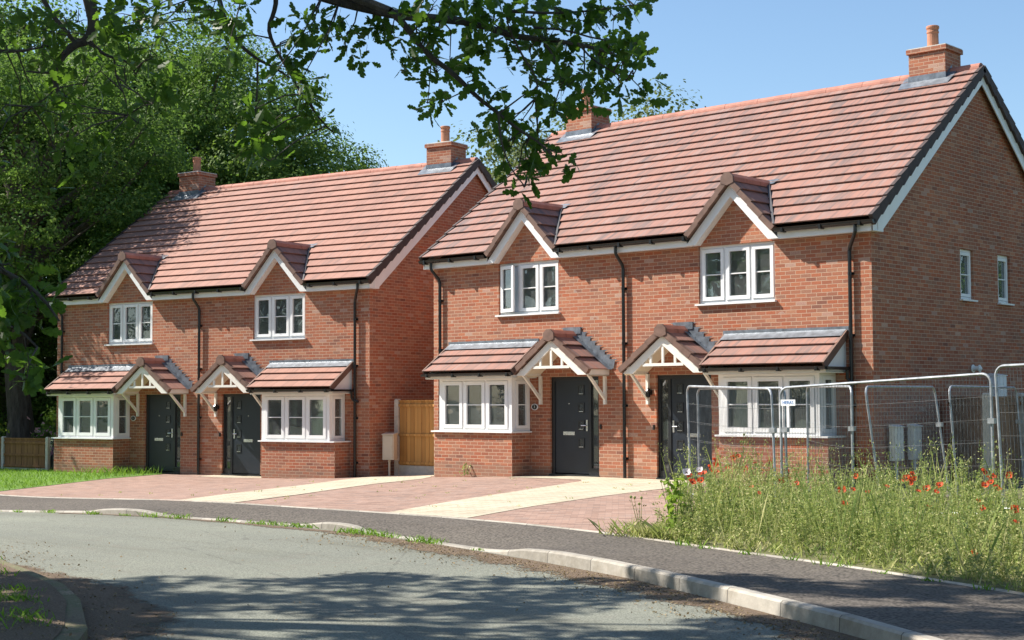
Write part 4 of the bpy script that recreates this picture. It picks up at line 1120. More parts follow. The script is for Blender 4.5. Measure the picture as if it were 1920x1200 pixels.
for i, (x, y) in enumerate([(-26, -34), (-20, -38), (-14, -40), (-8, -42), (-2, -43), (4, -45), (-32, -31), (10, -47), (-17, -36)]):
    tree('roadside_bush', 'bush across the road, mirrored in the house windows', TC, (x, y, gz(x, y) - .5), i * 1.3, .75, 'bush', 'bushes across the road')
for i, (u_, v_) in enumerate(BELT):
    tree('woodland_bush', 'bush in the shady far undergrowth behind the oak trunk', TC, (u_, v_, gz(u_, v_) - 1.5), i * 1.7, 1.0 + .12 * (i % 3), 'bush', 'undergrowth behind the oak', M['leaf'])
for i, (x, y) in enumerate([(12, 48), (21, 45), (30, 43), (40, 38), (50, 30), (60, 20), (64, 8)]):
    tree('boundary_tree', 'tree beyond the back gardens of the right houses', TB, (x, y, gz(x, y)), i * 2.1, .9, 'tree', 'trees beyond the back gardens')
for i, (x, y) in enumerate([(15, 42), (24, 40), (34, 37), (44, 31), (53, 22), (57, 12)]):
    tree('boundary_bush', 'bush beyond the back gardens of the right houses', TC, (x, y, gz(x, y) - 1.4), i * 1.1, .9, 'bush', 'bushes beyond the back gardens')
def small_shrub(name, label, loc, rx, rz, n, size, leaf, stem='bark', seed=1, flowers=None, cat='shrub'):
    rg = np.random.default_rng(seed); t = thing(name, label, cat, loc)
    C_ = [np.array([rg.normal() * rx * .5, rg.normal() * rx * .5, rz * rg.uniform(.3, 1.)]) for _ in range(n)]
    L = clump_leaves(rg, C_, [rx * .42] * n, 500 / max(.05, rx * .42) * .25, size)
    o = bpy.data.objects.new('foliage', quads_mesh('foliage', L, [M[leaf]])); COL.objects.link(o); o.parent = t
    s = MB()
    for c in C_: s.tube([(0, 0, -.1), tuple(c * .5 + np.array([0, 0, .1])), tuple(c)], .018, 5, .005)
    s.build('stem', M[stem], t)
    if flowers:
        c = np.concatenate([q + rg.normal(size=(14, 3)) * rx * .38 for q in C_[:4]])
        F = leaf_quads(c, rg.normal(size=c.shape) + np.array([.3, -.8, .5]), rg.uniform(.05, .09, len(c)), rg, .9)
        o = bpy.data.objects.new('blossom', quads_mesh('blossom', F, [M[flowers]])); COL.objects.link(o); o.parent = t
small_shrub('garden_shrub', 'lime green shrub against the far corner of the left houses', (-14.6, -.75, -.45), .65, 1.95, 16, .06, 'leaf_lime', seed=3)
small_shrub('flowering_shrub', 'pink flowered shrub showing above the brown fence at the left', (-15.35, -.85, -.45), .6, 1.3, 9, .05, 'leaf', seed=4, flowers='pink')
small_shrub('garden_shrub', 'pale green shrub at the left edge behind the concrete fence post', (-17.6, -1.5, -.45), .6, 1.3, 8, .05, 'leaf_lime', seed=5)

# ------------------------------------------------------------------ overhanging oak (stands left of the picture)
LIMBS = [
([(19.04,-20.40,3.73),(19.29,-20.17,3.64),(19.40,-20.07,3.58),(19.54,-19.95,3.53),(19.67,-19.83,3.49),(19.85,-19.67,3.47),(19.94,-19.58,3.45),(20.06,-19.48,3.39),(20.18,-19.37,3.37),(20.29,-19.27,3.35),(20.41,-19.16,3.31),(20.46,-19.12,3.27)],0.042,0.006),
([(19.77,-20.01,3.46),(19.82,-19.96,3.39),(19.89,-19.90,3.26),(19.99,-19.81,3.16),(20.07,-19.74,3.05),(20.13,-19.69,2.99),(20.18,-19.64,2.93),(20.24,-19.58,2.87),(20.29,-19.54,2.83),(20.34,-19.50,2.76)],0.02,0.004),
([(20.21,-19.74,2.95),(20.22,-19.74,2.84),(20.23,-19.72,2.76),(20.26,-19.70,2.68),(20.30,-19.66,2.61)],0.006,0.003),
([(18.88,-20.00,3.82),(18.89,-19.99,3.68),(18.88,-20.00,3.61),(18.86,-20.02,3.54),(18.88,-20.01,3.46),(18.92,-19.97,3.36),(18.95,-19.94,3.29),(18.98,-19.91,3.21),(19.02,-19.87,3.13),(19.07,-19.83,3.04),(19.11,-19.79,2.99)],0.016,0.004),
([(18.47,-20.11,3.91),(18.51,-20.07,3.75),(18.53,-20.05,3.64),(18.58,-20.00,3.51),(18.66,-19.94,3.42),(18.72,-19.88,3.38),(18.79,-19.82,3.32)],0.018,0.005),
([(18.66,-19.93,3.40),(18.66,-19.93,3.25),(18.65,-19.94,3.08),(18.66,-19.93,2.96)],0.007,0.003),
([(17.61,-20.34,4.06),(17.65,-20.30,3.82),(17.67,-20.29,3.71),(17.64,-20.31,3.62),(17.59,-20.36,3.60),(17.54,-20.41,3.53),(17.50,-20.44,3.44),(17.51,-20.43,3.38),(17.54,-20.40,3.27)],0.045,0.01),
([(17.41,-20.52,4.00),(17.48,-20.46,3.79),(17.54,-20.40,3.69),(17.59,-20.36,3.61)],0.016,0.012),
([(17.65,-20.30,3.61),(17.70,-20.26,3.55),(17.75,-20.21,3.52),(17.81,-20.16,3.50),(17.84,-20.13,3.43)],0.014,0.004),
([(17.50,-20.44,3.44),(17.45,-20.49,3.44),(17.39,-20.54,3.45)],0.01,0.004),
([(17.51,-20.43,3.37),(17.49,-20.45,3.31),(17.42,-20.52,3.25)],0.008,0.003),
([(17.75,-20.21,3.51),(17.76,-20.20,3.40),(17.80,-20.17,3.31),(17.81,-20.16,3.20)],0.006,0.003),
([(16.92,-20.70,3.63),(17.10,-20.53,3.61),(17.19,-20.45,3.61),(17.27,-20.38,3.63)],0.02,0.004),
([(20.13,-19.55,3.36),(20.17,-19.51,3.25),(20.20,-19.48,3.19),(20.22,-19.47,3.12),(20.21,-19.48,3.06)],0.007,0.003),
([(20.24,-19.45,3.34),(20.28,-19.41,3.25),(20.30,-19.40,3.19),(20.30,-19.39,3.10)],0.007,0.003),
([(20.36,-19.34,3.33),(20.41,-19.29,3.25),(20.47,-19.24,3.20),(20.53,-19.18,3.15)],0.006,0.003),
([(20.14,-19.41,3.43),(20.25,-19.30,3.42),(20.37,-19.20,3.37),(20.50,-19.08,3.35)],0.008,0.003),
([(20.06,-19.48,3.51),(20.21,-19.34,3.50),(20.35,-19.22,3.51),(20.50,-19.08,3.54)],0.01,0.003),
([(18.85,-21.78,2.33),(18.98,-21.66,2.21),(19.10,-21.55,2.15),(19.19,-21.48,2.06),(19.24,-21.43,1.96)],0.02,0.004),
([(18.85,-21.78,2.06),(19.00,-21.64,1.99),(19.12,-21.54,1.92),(19.17,-21.49,1.85)],0.014,0.004)]
CLUSTERS = [
(19.49,-20.28,3.36,0.07,12),(19.36,-20.06,3.38,0.08,16),(19.53,-20.09,3.36,0.09,20),(19.48,-19.89,3.43,0.09,26),(19.55,-19.80,3.44,0.09,26),(19.97,-20.03,3.32,0.08,26),(20.04,-20.02,3.41,0.09,26),(19.66,-19.47,3.58,0.11,30),(20.08,-19.72,3.45,0.10,30),(20.18,-19.65,3.43,0.10,32),(19.88,-19.11,3.59,0.11,34),(20.25,-19.34,3.47,0.11,34),(20.16,-19.02,3.51,0.11,34),(20.44,-19.16,3.48,0.10,28),(20.43,-18.99,3.55,0.06,14),(20.64,-19.33,3.27,0.07,24),(20.46,-18.97,3.37,0.04,9),(20.20,-18.95,3.35,0.09,26),(20.24,-19.29,3.29,0.09,26),(20.03,-19.24,3.38,0.09,24),(19.97,-19.37,3.44,0.08,22),(20.71,-19.36,3.12,0.06,16),(20.32,-18.97,3.21,0.07,18),(20.31,-19.16,3.19,0.09,26),(20.36,-19.42,3.11,0.08,24),(20.42,-19.65,3.08,0.07,16),(19.94,-19.19,3.31,0.06,12),(20.06,-19.51,3.32,0.05,9),(20.10,-19.21,3.08,0.07,16),(20.11,-19.02,3.16,0.08,20),(20.43,-18.91,3.15,0.03,6),(19.72,-19.33,3.46,0.09,20),(19.96,-19.68,3.31,0.05,9),(19.53,-19.63,3.34,0.07,16),(19.82,-19.76,3.20,0.07,16),(19.59,-19.43,3.35,0.06,14),(19.54,-19.54,3.12,0.05,10),(20.03,-19.94,3.00,0.03,6),(20.13,-19.80,3.12,0.05,16),(20.15,-19.70,3.03,0.05,14),(19.77,-19.24,3.04,0.08,22),(20.13,-19.49,2.96,0.06,18),(20.08,-19.32,2.92,0.05,14),(20.16,-19.60,2.82,0.06,16),(20.10,-19.43,2.78,0.05,14),(20.28,-19.40,2.80,0.05,14),(20.18,-19.53,2.63,0.04,11),(20.11,-19.34,2.88,0.04,8),(19.98,-19.46,2.77,0.04,7),(19.78,-19.29,2.96,0.03,4),(19.98,-19.35,2.72,0.03,6),(18.96,-20.01,3.56,0.05,8),(19.05,-20.01,3.46,0.04,6),(19.05,-19.86,3.53,0.04,6),(19.15,-20.11,3.27,0.06,14),(19.50,-20.34,3.11,0.05,14),(19.11,-19.95,3.13,0.07,18),(19.09,-19.85,3.06,0.04,9),(18.92,-20.07,3.02,0.08,22),(19.09,-20.28,3.05,0.07,18),(19.02,-20.19,2.92,0.07,20),(19.35,-20.43,3.09,0.05,8),(18.84,-20.22,3.45,0.05,8),(18.93,-20.42,3.54,0.08,14),(19.20,-20.49,3.51,0.06,10),(19.08,-20.83,3.46,0.06,14),(18.64,-20.38,3.60,0.06,12),(18.60,-20.27,3.56,0.04,5),(19.30,-20.61,3.25,0.04,8),(18.94,-20.16,2.85,0.04,8),(19.24,-20.31,2.77,0.05,9),(16.97,-20.40,3.70,0.09,9),(17.76,-20.07,3.90,0.09,9),(17.63,-20.87,3.10,0.08,9),(17.93,-20.17,3.14,0.09,9),(18.67,-20.55,3.47,0.08,9),(18.22,-20.66,3.70,0.08,9),(18.16,-20.81,3.14,0.08,9),(17.66,-20.88,2.95,0.08,9),(18.18,-20.25,3.20,0.08,9),(17.41,-20.31,3.41,0.09,9),(17.55,-20.24,3.41,0.09,9),(18.09,-20.21,3.48,0.09,9),(18.14,-20.48,3.59,0.08,9),(17.94,-20.06,3.53,0.09,9),(17.18,-20.67,3.50,0.09,9),(17.10,-20.61,3.31,0.09,9),(17.41,-20.74,3.24,0.09,9),(17.47,-20.10,3.66,0.09,9),(18.52,-20.72,3.64,0.08,9),(18.19,-20.56,2.96,0.08,9),(17.93,-20.62,3.22,0.08,9),(17.78,-20.64,3.51,0.08,9),(17.93,-20.48,3.55,0.08,9),(17.75,-20.18,3.89,0.09,9),(18.27,-20.55,3.50,0.08,9),(18.37,-20.55,3.54,0.08,9),(18.27,-20.85,3.04,0.08,9),(17.00,-20.22,3.69,0.09,9),(18.16,-20.78,2.92,0.08,9),(16.93,-20.16,3.37,0.09,9),(18.24,-20.82,3.48,0.08,9),(17.20,-20.10,3.84,0.09,9),(18.25,-20.43,3.63,0.08,9),(17.41,-19.91,3.48,0.09,9),(17.89,-20.72,3.65,0.08,9),(18.12,-20.39,3.59,0.08,9),(17.75,-20.56,3.42,0.08,9),(18.73,-20.67,3.53,0.08,9),(17.24,-19.63,3.42,0.10,9),(16.94,-20.05,3.05,0.09,9),(16.92,-20.28,3.25,0.09,9),(18.12,-20.53,3.34,0.08,9),(18.26,-20.94,3.46,0.08,9),(17.24,-20.06,3.75,0.09,9),(17.02,-20.53,3.03,0.09,9),(17.36,-19.73,3.37,0.09,9),(18.73,-21.56,1.99,0.08,14),(18.86,-21.55,2.19,0.08,14),(18.66,-21.36,2.02,0.08,14),(19.28,-21.73,1.94,0.07,14),(18.81,-21.44,1.84,0.08,14),(18.97,-21.63,2.09,0.08,14),(18.72,-21.50,1.87,0.08,14),(18.85,-21.35,1.81,0.08,14),(18.73,-21.40,2.29,0.08,14),(19.22,-21.76,2.21,0.07,14),(19.09,-21.60,2.00,0.08,14),(19.37,-21.91,1.86,0.07,14),(19.38,-21.88,2.16,0.07,14),(19.52,-21.73,1.77,0.07,14),(19.21,-21.71,2.00,0.07,14),(19.03,-21.50,2.09,0.08,14),(19.16,-21.73,2.07,0.07,14),(18.87,-21.47,2.22,0.08,14),(19.27,-21.83,2.05,0.07,14),(18.84,-21.41,2.09,0.08,14),(19.04,-21.44,2.08,0.08,14),(19.05,-21.60,2.04,0.08,14),(18.89,-21.49,1.92,0.08,14),(18.98,-21.61,2.03,0.08,14),(19.04,-21.71,1.91,0.08,14),(18.78,-21.25,2.08,0.08,14)]
POPPIES = [
(13.79,-9.24,0.66),(13.83,-9.20,0.56),(13.94,-9.11,0.67),(11.63,-5.51,0.46),(13.91,-9.13,0.66),(13.92,-9.12,0.58),(11.48,-5.26,0.65),(11.50,-5.25,0.58),(11.42,-5.32,0.54),(11.61,-5.38,0.48),(11.54,-5.40,0.48),(11.63,-5.13,0.53),(11.70,-5.06,0.69),(11.76,-5.01,0.71),(11.84,-4.94,0.52),(11.96,-4.84,0.59),(11.98,-4.81,0.73),(12.09,-4.86,0.49),(12.12,-4.68,0.61),(12.13,-4.67,0.51),(12.39,-4.63,0.48),(12.59,-4.87,0.42),(12.68,-5.50,0.33),(12.41,-6.07,0.29),(12.43,-6.48,0.24),(15.68,-8.70,0.51),(15.76,-8.58,0.51),(15.96,-8.12,0.53),(15.97,-7.41,0.60),(16.09,-7.72,0.56),(16.41,-8.18,0.49),(16.39,-7.92,0.51),(16.57,-8.04,0.49),(16.41,-7.61,0.54),(16.60,-8.10,0.48),(16.96,-9.01,0.38),(17.46,-8.70,0.37),(16.67,-6.77,0.60),(16.83,-7.24,0.54),(17.02,-7.35,0.51),(17.74,-8.49,0.36),(18.13,-9.37,0.29),(18.10,-10.33,0.04),(17.22,-8.30,0.42)]

def lobed_leaf():
    """outline of an oak leaf, stalk at the origin, along +x, length 1"""
    up = [(0, 0), (.10, .012), (.16, .06), (.24, .13), (.30, .13), (.34, .085), (.42, .17), (.52, .215), (.58, .20), (.60, .13), (.68, .22), (.78, .24), (.83, .19), (.83, .12), (.91, .14), (.98, .09), (1.0, 0)]
    return up
LEAF_UP = lobed_leaf()
def oak_foliage():
    rg = np.random.default_rng(5); out = []
    k = len(LEAF_UP); 
    for (x, y, z, r, n) in CLUSTERS:
        c = np.array([x, y, z])
        for sub in range(max(1, int(n * .36))):
            tip = c + rg.normal(size=3) * r * .72
            ax = unit((rg.normal(size=(1, 3)) + np.array([[.1, 0, -.25]])))[0]
            for q in range(int(rg.integers(3, 6))):
                d = unit((ax * .35 + rg.normal(size=3) * .75 + np.array([0, 0, -.22]))[None])[0]
                nr = unit((rg.normal(size=3) * .8 + np.array([0, 0, .8]))[None])[0]
                b = np.cross(nr, d); b /= max(1e-6, np.linalg.norm(b)); nn = np.cross(d, b)
                L = rg.uniform(.052, .11); cup = rg.uniform(-.25, .25); curl = rg.uniform(-.35, .1)
                def P(u, w): return tip + L * (d * u + b * w + nn * (abs(w) * cup + u * u * curl))
                for sg in (1, -1):
                    for a in range(k - 1):
                        (u0, w0), (u1, w1) = LEAF_UP[a], LEAF_UP[a + 1]
                        out.append([P(u0, 0), P(u1, 0), P(u1, w1 * sg), P(u0, w0 * sg)])
    return np.array(out)
def shade_crown():
    """the part of the oak's crown that hangs over the road outside the picture and dapples it with shade"""
    rg = np.random.default_rng(9); sun = np.array([-.615, -.33, .716]); sun /= sun[2]
    poly = [(-2,-18.5), (6.0,-16.8), (9.52,-16.55), (11.28,-16.10), (11.6,-15.3), (11.95,-14.0), (12.6,-14.0), (12.8,-13.6), (13.8,-13.45), (14.56,-13.15), (15.95,-12.75), (16.28,-11.95), (17.28,-11.45), (18.82,-10.95), (20.4,-11.2), (23,-12.5), (27,-14.5), (31,-20), (31,-30), (8,-32), (-4,-26)]
    def inside(x, y):
        c = False; j = len(poly) - 1
        for i in range(len(poly)):
            (xi, yi), (xj, yj) = poly[i], poly[j]
            if (yi > y) != (yj > y) and x < (xj - xi) * (y - yi) / (yj - yi) + xi: c = not c
            j = i
        return c
    C_ = []; Rr = []
    while len(C_) < 860:
        x, y = rg.uniform(-4, 31), rg.uniform(-32, -10.8)
        if not inside(x, y) or ((x > 24 or y < -21) and rg.random() < .45) or (20.8 < x < 26 and -19 < y < -16.3 and rg.random() < .6): continue
        h = rg.uniform(6.4, 12.5)
        p = np.array([x, y, -.2]) + sun * h
        rel = p - np.array([24.88, -24.83, 1.62])
        fwd = rel[0] * -.67 + rel[1] * .742; lat = rel[0] * .743 + rel[1] * .67
        if fwd > 1 and abs(lat / fwd) < .37 and (rel[2] / fwd) < .30: continue
        r = rg.uniform(.28, .62)
        C_.append(p); Rr.append(r)
    return C_, clump_leaves(rg, C_, Rr, 640, .095)
def build_oak():
    t = thing('overhanging_oak', 'oak at the left whose dark lobed-leaf branches hang across the top of the picture', 'tree', (6.0, -21.5, G(6, -21.5) - .1))
    off = Vector(t.location)
    inv = Matrix.Translation(-off)
    tb = MB()
    tb.tube([(6, -21.5, -.5), (6.05, -21.45, 1.2), (6.2, -21.4, 3.0), (6.6, -21.2, 5.0), (7.4, -20.8, 7.2), (8.3, -20.2, 9.2)], [.62, .46, .40, .34, .25, .12], 12)
    C_, SL = shade_crown()
    rr = random.Random(2)
    for h, rh in [(L[0][0], L[1]) for L in LIMBS if L[1] >= .015]:
        h = Vector(h); a = Vector((6.3, -21.35, 3.6)); m = a.lerp(h, .5) + Vector((0, 0, 1.9)); r0 = .09
        tb.tube([a, a.lerp(m, .5) + Vector((0, 0, .5)), m, m.lerp(h, .6) + Vector((0, 0, .45)), h], [r0 * 1.7, r0 * 1.3, r0, max(rh * 1.1, r0 * .6), rh], 7, caps=False)
    for c in C_[::9]:
        a = Vector((6.9, -21.0, 5.8)); e = Vector(c); m = a.lerp(e, .5) + Vector((0, 0, .6)); r0 = rr.uniform(.03, .08)
        tb.tube([a, m, e], [r0, r0 * .6, .012], 5, caps=False)
    br = MB(); nodes = []
    for pts, r0, r1 in LIMBS:
        pts = smooth(pts, 1); k = len(pts)
        br.tube(pts, [r0 + (r1 - r0) * (i / (k - 1)) ** .7 for i in range(k)], 7); nodes += [Vector(p) for p in pts]
    for (x, y, z, r, n) in CLUSTERS:
        c = Vector((x, y, z)); q = min(nodes, key=lambda p: (p - c).length)
        if (q - c).length < 1.6:
            m = q.lerp(c, .5) + Vector((rr.uniform(-.03, .03), rr.uniform(-.03, .03), rr.uniform(-.01, .05)))
            br.tube([q, m, c], .005, 5, .0022, caps=False)
        for s in range(3):
            e = c + Vector((rr.gauss(0, r * .5), rr.gauss(0, r * .5), rr.gauss(0, r * .5)))
            br.tube([c, c.lerp(e, .5) + Vector((0, 0, .008)), e], .0028, 4, .0014, caps=False)
    for ob in (tb.build('trunk', M['bark_dark'], t, True), br.build('branches', M['bark_dark'], t, True)): ob.matrix_parent_inverse = inv
    for nm, q in (('foliage', oak_foliage()), ('crown', SL)):
        o = bpy.data.objects.new(nm, quads_mesh(nm, q, [M['leaf_oak']])); COL.objects.link(o); o.parent = t; o.matrix_parent_inverse = inv
build_oak()

# ------------------------------------------------------------------ fences
def fence_panel(parent, a, b, z0, z1, m, rails=True, gravel=0., z0b=None, z1b=None):
    a = Vector((*a, 0)); b = Vector((*b, 0)); L = (b - a).length; ud = (b - a) / L; nd = ud.cross(Vector((0, 0, 1)))
    mb = MB()
    def bx(mb, u0, u1, c, d, n0, n1):
        q = lambda u, z, n: tuple(a + ud * u + nd * n + Vector((0, 0, z)))
        A = [q(u0,c,n1), q(u1,c,n1), q(u1,d,n1), q(u0,d,n1)]; B = [q(u0,c,n0), q(u1,c,n0), q(u1,d,n0), q(u0,d,n0)]
        mb.face(A, [(u0,c),(u1,c),(u1,d),(u0,d)]); mb.face(B[::-1], [(u0,d),(u1,d),(u1,c),(u0,c)])
        for i in range(4):
            j = (i + 1) % 4; mb.face([B[i], B[j], A[j], A[i]], [(u0,0),(u0+.01,0),(u0+.01,.1),(u0,.1)])
    zb = z0 + gravel
    k = 0; u = 0.
    while u < L - .02:
        e = min(L, u + .125); bx(mb, u + .002, e, zb, z1 - .02, -.012, .006 + .006 * (k % 2)); u = e; k += 1
    p = mb.build('panel', M[m], parent)
    r = MB()
    for z in (zb + .06, (zb + z1) / 2 - .05, z1 - .12): bx(r, 0, L, z - .03, z + .03, .0125, .045)
    bx(r, -.01, L + .01, z1 - .02, z1 + .012, -.03, .035)
    r.build('rail', M[m], p)
    if gravel:
        g = MB(); bx(g, 0, L, z0 - .1, zb - .004, -.025, .025); g.build('gravel_board', M['concrete'], parent)
def fence_post(parent, p, z0, z1, s=.1, rz=0.):
    mb = MB(); h = s / 2
    mb.lathe((0, 0, 0), [(h * 1.414, 0), (h * 1.414, z1 - z0 - .03), (h * 1.0, z1 - z0)], 4)
    o = mb.build('post', M['concrete'], parent); o.location = (p[0], p[1], z0); o.rotation_euler = (0, 0, R(45) + rz)
f = thing('timber_fence', 'golden timber fence panel with a concrete post closing the gap between the houses', 'fence', (-1.4, .95, -.3))
def sub(f, fn):
    before = set(bpy.data.objects); fn()
    for o in set(bpy.data.objects) - before:
        if o.parent == f: o.matrix_parent_inverse = Matrix.Translation(-Vector(f.location))
sub(f, lambda: (fence_post(f, (-2.26, .98), -.45, 1.64, .125, R(9)), fence_panel(f, (-2.19, .98), (-.04, 1.08), -.30, 1.60, 'wood_gold', True, .30)))
f = thing('timber_fence', 'low dark brown fence with grey concrete posts at the left edge', 'fence', (-14.5, -2.0, -.4))
def lf():
    for u in (-6.0, -4.0, -2.05, -.12): fence_post(f, LP(u, -.2), -.75, .60, .10, LROT)
    for a, b in ((-5.95, -4.05), (-3.95, -2.1), (-2.0, -.17)): fence_panel(f, LP(a, -.2), LP(b, -.2), -.42, .55, 'wood_brown', True, .12)
sub(f, lf)
f = thing('timber_fence', 'brown and grey garden fence with pale concrete posts beside the shaded gable', 'fence', (13, 2, -.05))
def rf_():
    P = [(11.52, 2.85), (13.01, 1.24), (12.90, 2.95), (14.75, 3.05), (16.6, 3.1)]
    for p in P[1:]: fence_post(f, p, -.2, 1.70, .125)
    for a, b, m in ((0, 1, 'wood_brown'), (1, 2, 'wood_brown'), (2, 3, 'wood_grey'), (3, 4, 'wood_grey')): fence_panel(f, P[a], P[b], -.1, 1.62, m)
sub(f, rf_)

# galvanised mesh site fencing
def heras(label, a, b, za, zb_, lean=(0, 0), tag_plate=False, group='temporary mesh fence panels'):
    """a,b: (x,y) of the two uprights at the top; za,zb heights of the top corners"""
    a = Vector((*a, za)); b = Vector((*b, zb_)); L = (b - a).length; ud = (b - a).normalized()
    H_ = thing('site_fence_panel', label, 'fence panel', (a.x, a.y, G(a.x, a.y)), 0, group)
    inv = Matrix.Translation(-Vector(H_.location))
    dn = Vector((lean[0] * .1, lean[1] * .1, -1)); hgt = 1.95
    P = lambda u, d: a + ud * u + dn * d
    fr = MB(); r = .019; c = .13
    arc = lambda cx, cd, a0, a1: [P(cx + c * math.cos(t), cd - c * math.sin(t)) for t in [a0 + (a1 - a0) * i / 5 for i in range(6)]]
    pts = [P(0, hgt)] + [P(0, hgt * .5)] + arc(c, c, math.pi, math.pi / 2) + arc(L - c, c, math.pi / 2, 0) + [P(L, hgt * .5), P(L, hgt)]
    fr.tube(pts, r, 8); fr.tube([P(.02, hgt - .12), P(L - .02, hgt - .12)], r * .8, 6)
    o = fr.build('frame', M['galv'], H_, True); o.matrix_parent_inverse = inv
    ms = MB(); n = int(L / .052)
    rr = random.Random(int(L * 1000))
    for i in range(1, n):
        u = L * i / n; d0 = .012 if c < u < L - c else .06
        ms.tube([P(u, d0), P(u, hgt - .12)], .0024, 3, caps=False)
    for d in (.30, .60, .90, 1.20, 1.50):
        ms.tube([P(0, d), P(L * .25, d + .012), P(L * .5, d + .02), P(L * .75, d + .012), P(L, d)], .0017, 3, caps=False)
    o = ms.build('wire_mesh', M['wire'], H_); o.matrix_parent_inverse = inv
    cl = MB(); q = P(L, .62)
    cl.box(q.x - .045, q.x + .045, q.y - .04, q.y + .04, q.z - .035, q.z + .035); o = cl.build('clamp', M['galv'], H_); o.matrix_parent_inverse = inv
    for u in (0, L):
        ft = MB(); q = P(u, hgt); ft.box(q.x - .11, q.x + .11, q.y - .3, q.y + .3, G(q.x, q.y) - .02, G(q.x, q.y) + .06)
        o = ft.build('foot_block', M['kerb_old'], H_); o.matrix_parent_inverse = inv
    if tag_plate:
        nd = ud.cross(Vector((0, 0, 1))).normalized()
        if nd.y > 0: nd = -nd
        u0 = P(.03, .17) + nd * .03
        uh = Vector((ud.x, ud.y, 0)).normalized()
        pm = MB(); pm.obox(u0 + Vector((0, 0, -.095)), uh * .27, Vector((0, 0, .09)), nd * .004)
        pl = pm.build('tag_plate', M['white'], H_); pl.matrix_parent_inverse = inv
        text_mesh('lettering', 'HERAS', .07, u0 + uh * .135 + Vector((0, 0, -.05)) + nd * .0065, uh, M['blue'], pl)
heras('leftmost mesh fence panel, in front of the right front door', (9.89, -3.74), (12.75, -5.60), 1.83, 1.76, (.6, -.4))
heras('mesh fence panel set close behind the leftmost one', (10.22, -3.90), (12.98, -5.60), 1.785, 1.77, (.2, -.1))
heras('long mesh fence panel carrying a small white plate, before the right bay window', (12.92, -5.62), (16.40, -6.07), 1.77, 1.93, (.1, -.1), True)
heras('mesh fence panel at the right edge, taller than its neighbours', (16.53, -6.22), (19.7, -6.75), 2.02, 2.10, (.5, -.2))
heras('mesh fence panel receding along the gable in front of the grey meter boxes', (13.99, -5.02), (13.48, -1.78), 1.78, 1.79, (1.0, .6))
heras('mesh fence panel half hidden behind the one with the white plate', (11.67, -2.78), (13.81, -5.10), 1.81, 1.785, (0, 0))
heras('rearmost mesh fence panel, beside the garden fence', (13.70, -1.70), (13.37, 1.69), 1.80, 1.79, (.5, .3))

# ------------------------------------------------------------------ meter boxes and fittings
def meter_box(label, loc, rz, w, h, d, z, m, group=None, leg=True):
    t = thing('meter_box', label, 'meter box', loc, rz, group)
    mb = MB(); b = .02
    mb.box(-w / 2, w / 2, -d / 2, d / 2, z, z + h)
    mb.prism_x([(-d / 2 - .03, z + h - .002), (d / 2, z + h - .002), (d / 2, z + h + .05), (-d / 2 - .03, z + h + .015)], -w / 2 - .015, w / 2 + .015)
    c = mb.build('cabinet', M[m], t)
    dm = MB(); dm.box(-w / 2 + .025, w / 2 - .025, -d / 2 - .018, -d / 2 - .001, z + .03, z + h - .03); dm.box(w / 2 - .07, w / 2 - .045, -d / 2 - .026, -d / 2 - .018, z + h * .5, z + h * .5 + .05)
    dm.build('door', M[m], t)
    if leg:
        lm = MB(); lm.tube([(-w * .05, 0, -.35), (-w * .05, 0, z + .01)], .028, 8); lm.tube([(-w * .05, 0, z - .06), (-w * .05, 0, z - .02)], .036, 8); lm.build('leg', M[m], t)
meter_box('beige meter box on a post beside the left gable', (-2.16, .62, -.28), R(20), .31, .62, .2, .42, 'grp')
meter_box('left one of two grey meter boxes under the shaded gable', (11.56, .54, 0), R(90), .31, .62, .12, .45, 'grp2', 'grey meter boxes on the gable')
meter_box('right one of two grey meter boxes under the shaded gable', (11.56, 1.26, 0), R(90), .31, .62, .12, .45, 'grp2', 'grey meter boxes on the gable')
meter_box('white electricity box fixed high on the gable behind the mesh panels', (11.50, 5.09, 0), R(90), .44, .48, .18, 1.58, 'white', None, False)
t = thing('boiler_flue', 'small grey flue terminal sticking out of the shaded gable', 'flue', (11.41, 4.12, 2.2))
mb = MB(); mb.tube([(0, 0, 0), (.14, 0, 0)], .05, 12); mb.tube([(.005, 0, 0), (.02, 0, 0)], .085, 12); mb.build('duct', M['grp2'], t)
mb = MB(); mb.tube([(.14, 0, 0), (.16, 0, 0)], .075, 12); mb.tube([(.165, 0, .0), (.20, 0, 0)], .06, 12, .02); mb.build('terminal', M['grp2'], t)

# ------------------------------------------------------------------ grass, weeds, flowers
def in_poly(poly, x, y):
    c = False; j = len(poly) - 1
    for i in range(len(poly)):
        (xi, yi), (xj, yj) = poly[i], poly[j]
        if (yi > y) != (yj > y) and x < (xj - xi) * (y - yi) / (yj - yi) + xi: c = not c
        j = i
    return c
def blades(base, tip, w, rg):
    """triangular blades, as degenerate-free quads"""
    d = tip - base; side = unit(np.cross(d, rg.normal(size=d.shape)))
    mid = base + d * .55 + np.array([0, 0, 1]) * (np.linalg.norm(d, axis=1) * .08)[:, None]
    return np.stack([base - side * w[:, None], base + side * w[:, None], mid + side * (w * .75)[:, None], tip], 1)
def lawn_blades():
    rg = np.random.default_rng(21); B = []; T = []
    while len(B) < 17000:
        x, y = rg.uniform(-22, -5.6), rg.uniform(-7.9, .2)
        if not in_poly(lawn, x, y): continue
        edge = (y > -3.4 and x > -10.6) 
        h = rg.uniform(.04, .10) * (1.0 + (1.7 if (x > -11.2 and y > -2.8 and rg.random() < .55) else 0))
        z = G(x, y) + .01
        B.append((x, y, z)); T.append((x + rg.normal() * h * .4, y + rg.normal() * h * .4, z + h))
    B, T = np.array(B), np.array(T)
    o = bpy.data.objects.new('lawn_grass', quads_mesh('lawn_grass', blades(B, T, rg.uniform(.004, .009, len(B)), rg), [M['blade']])); COL.objects.link(o); tag(o, kind='stuff')
lawn_blades()
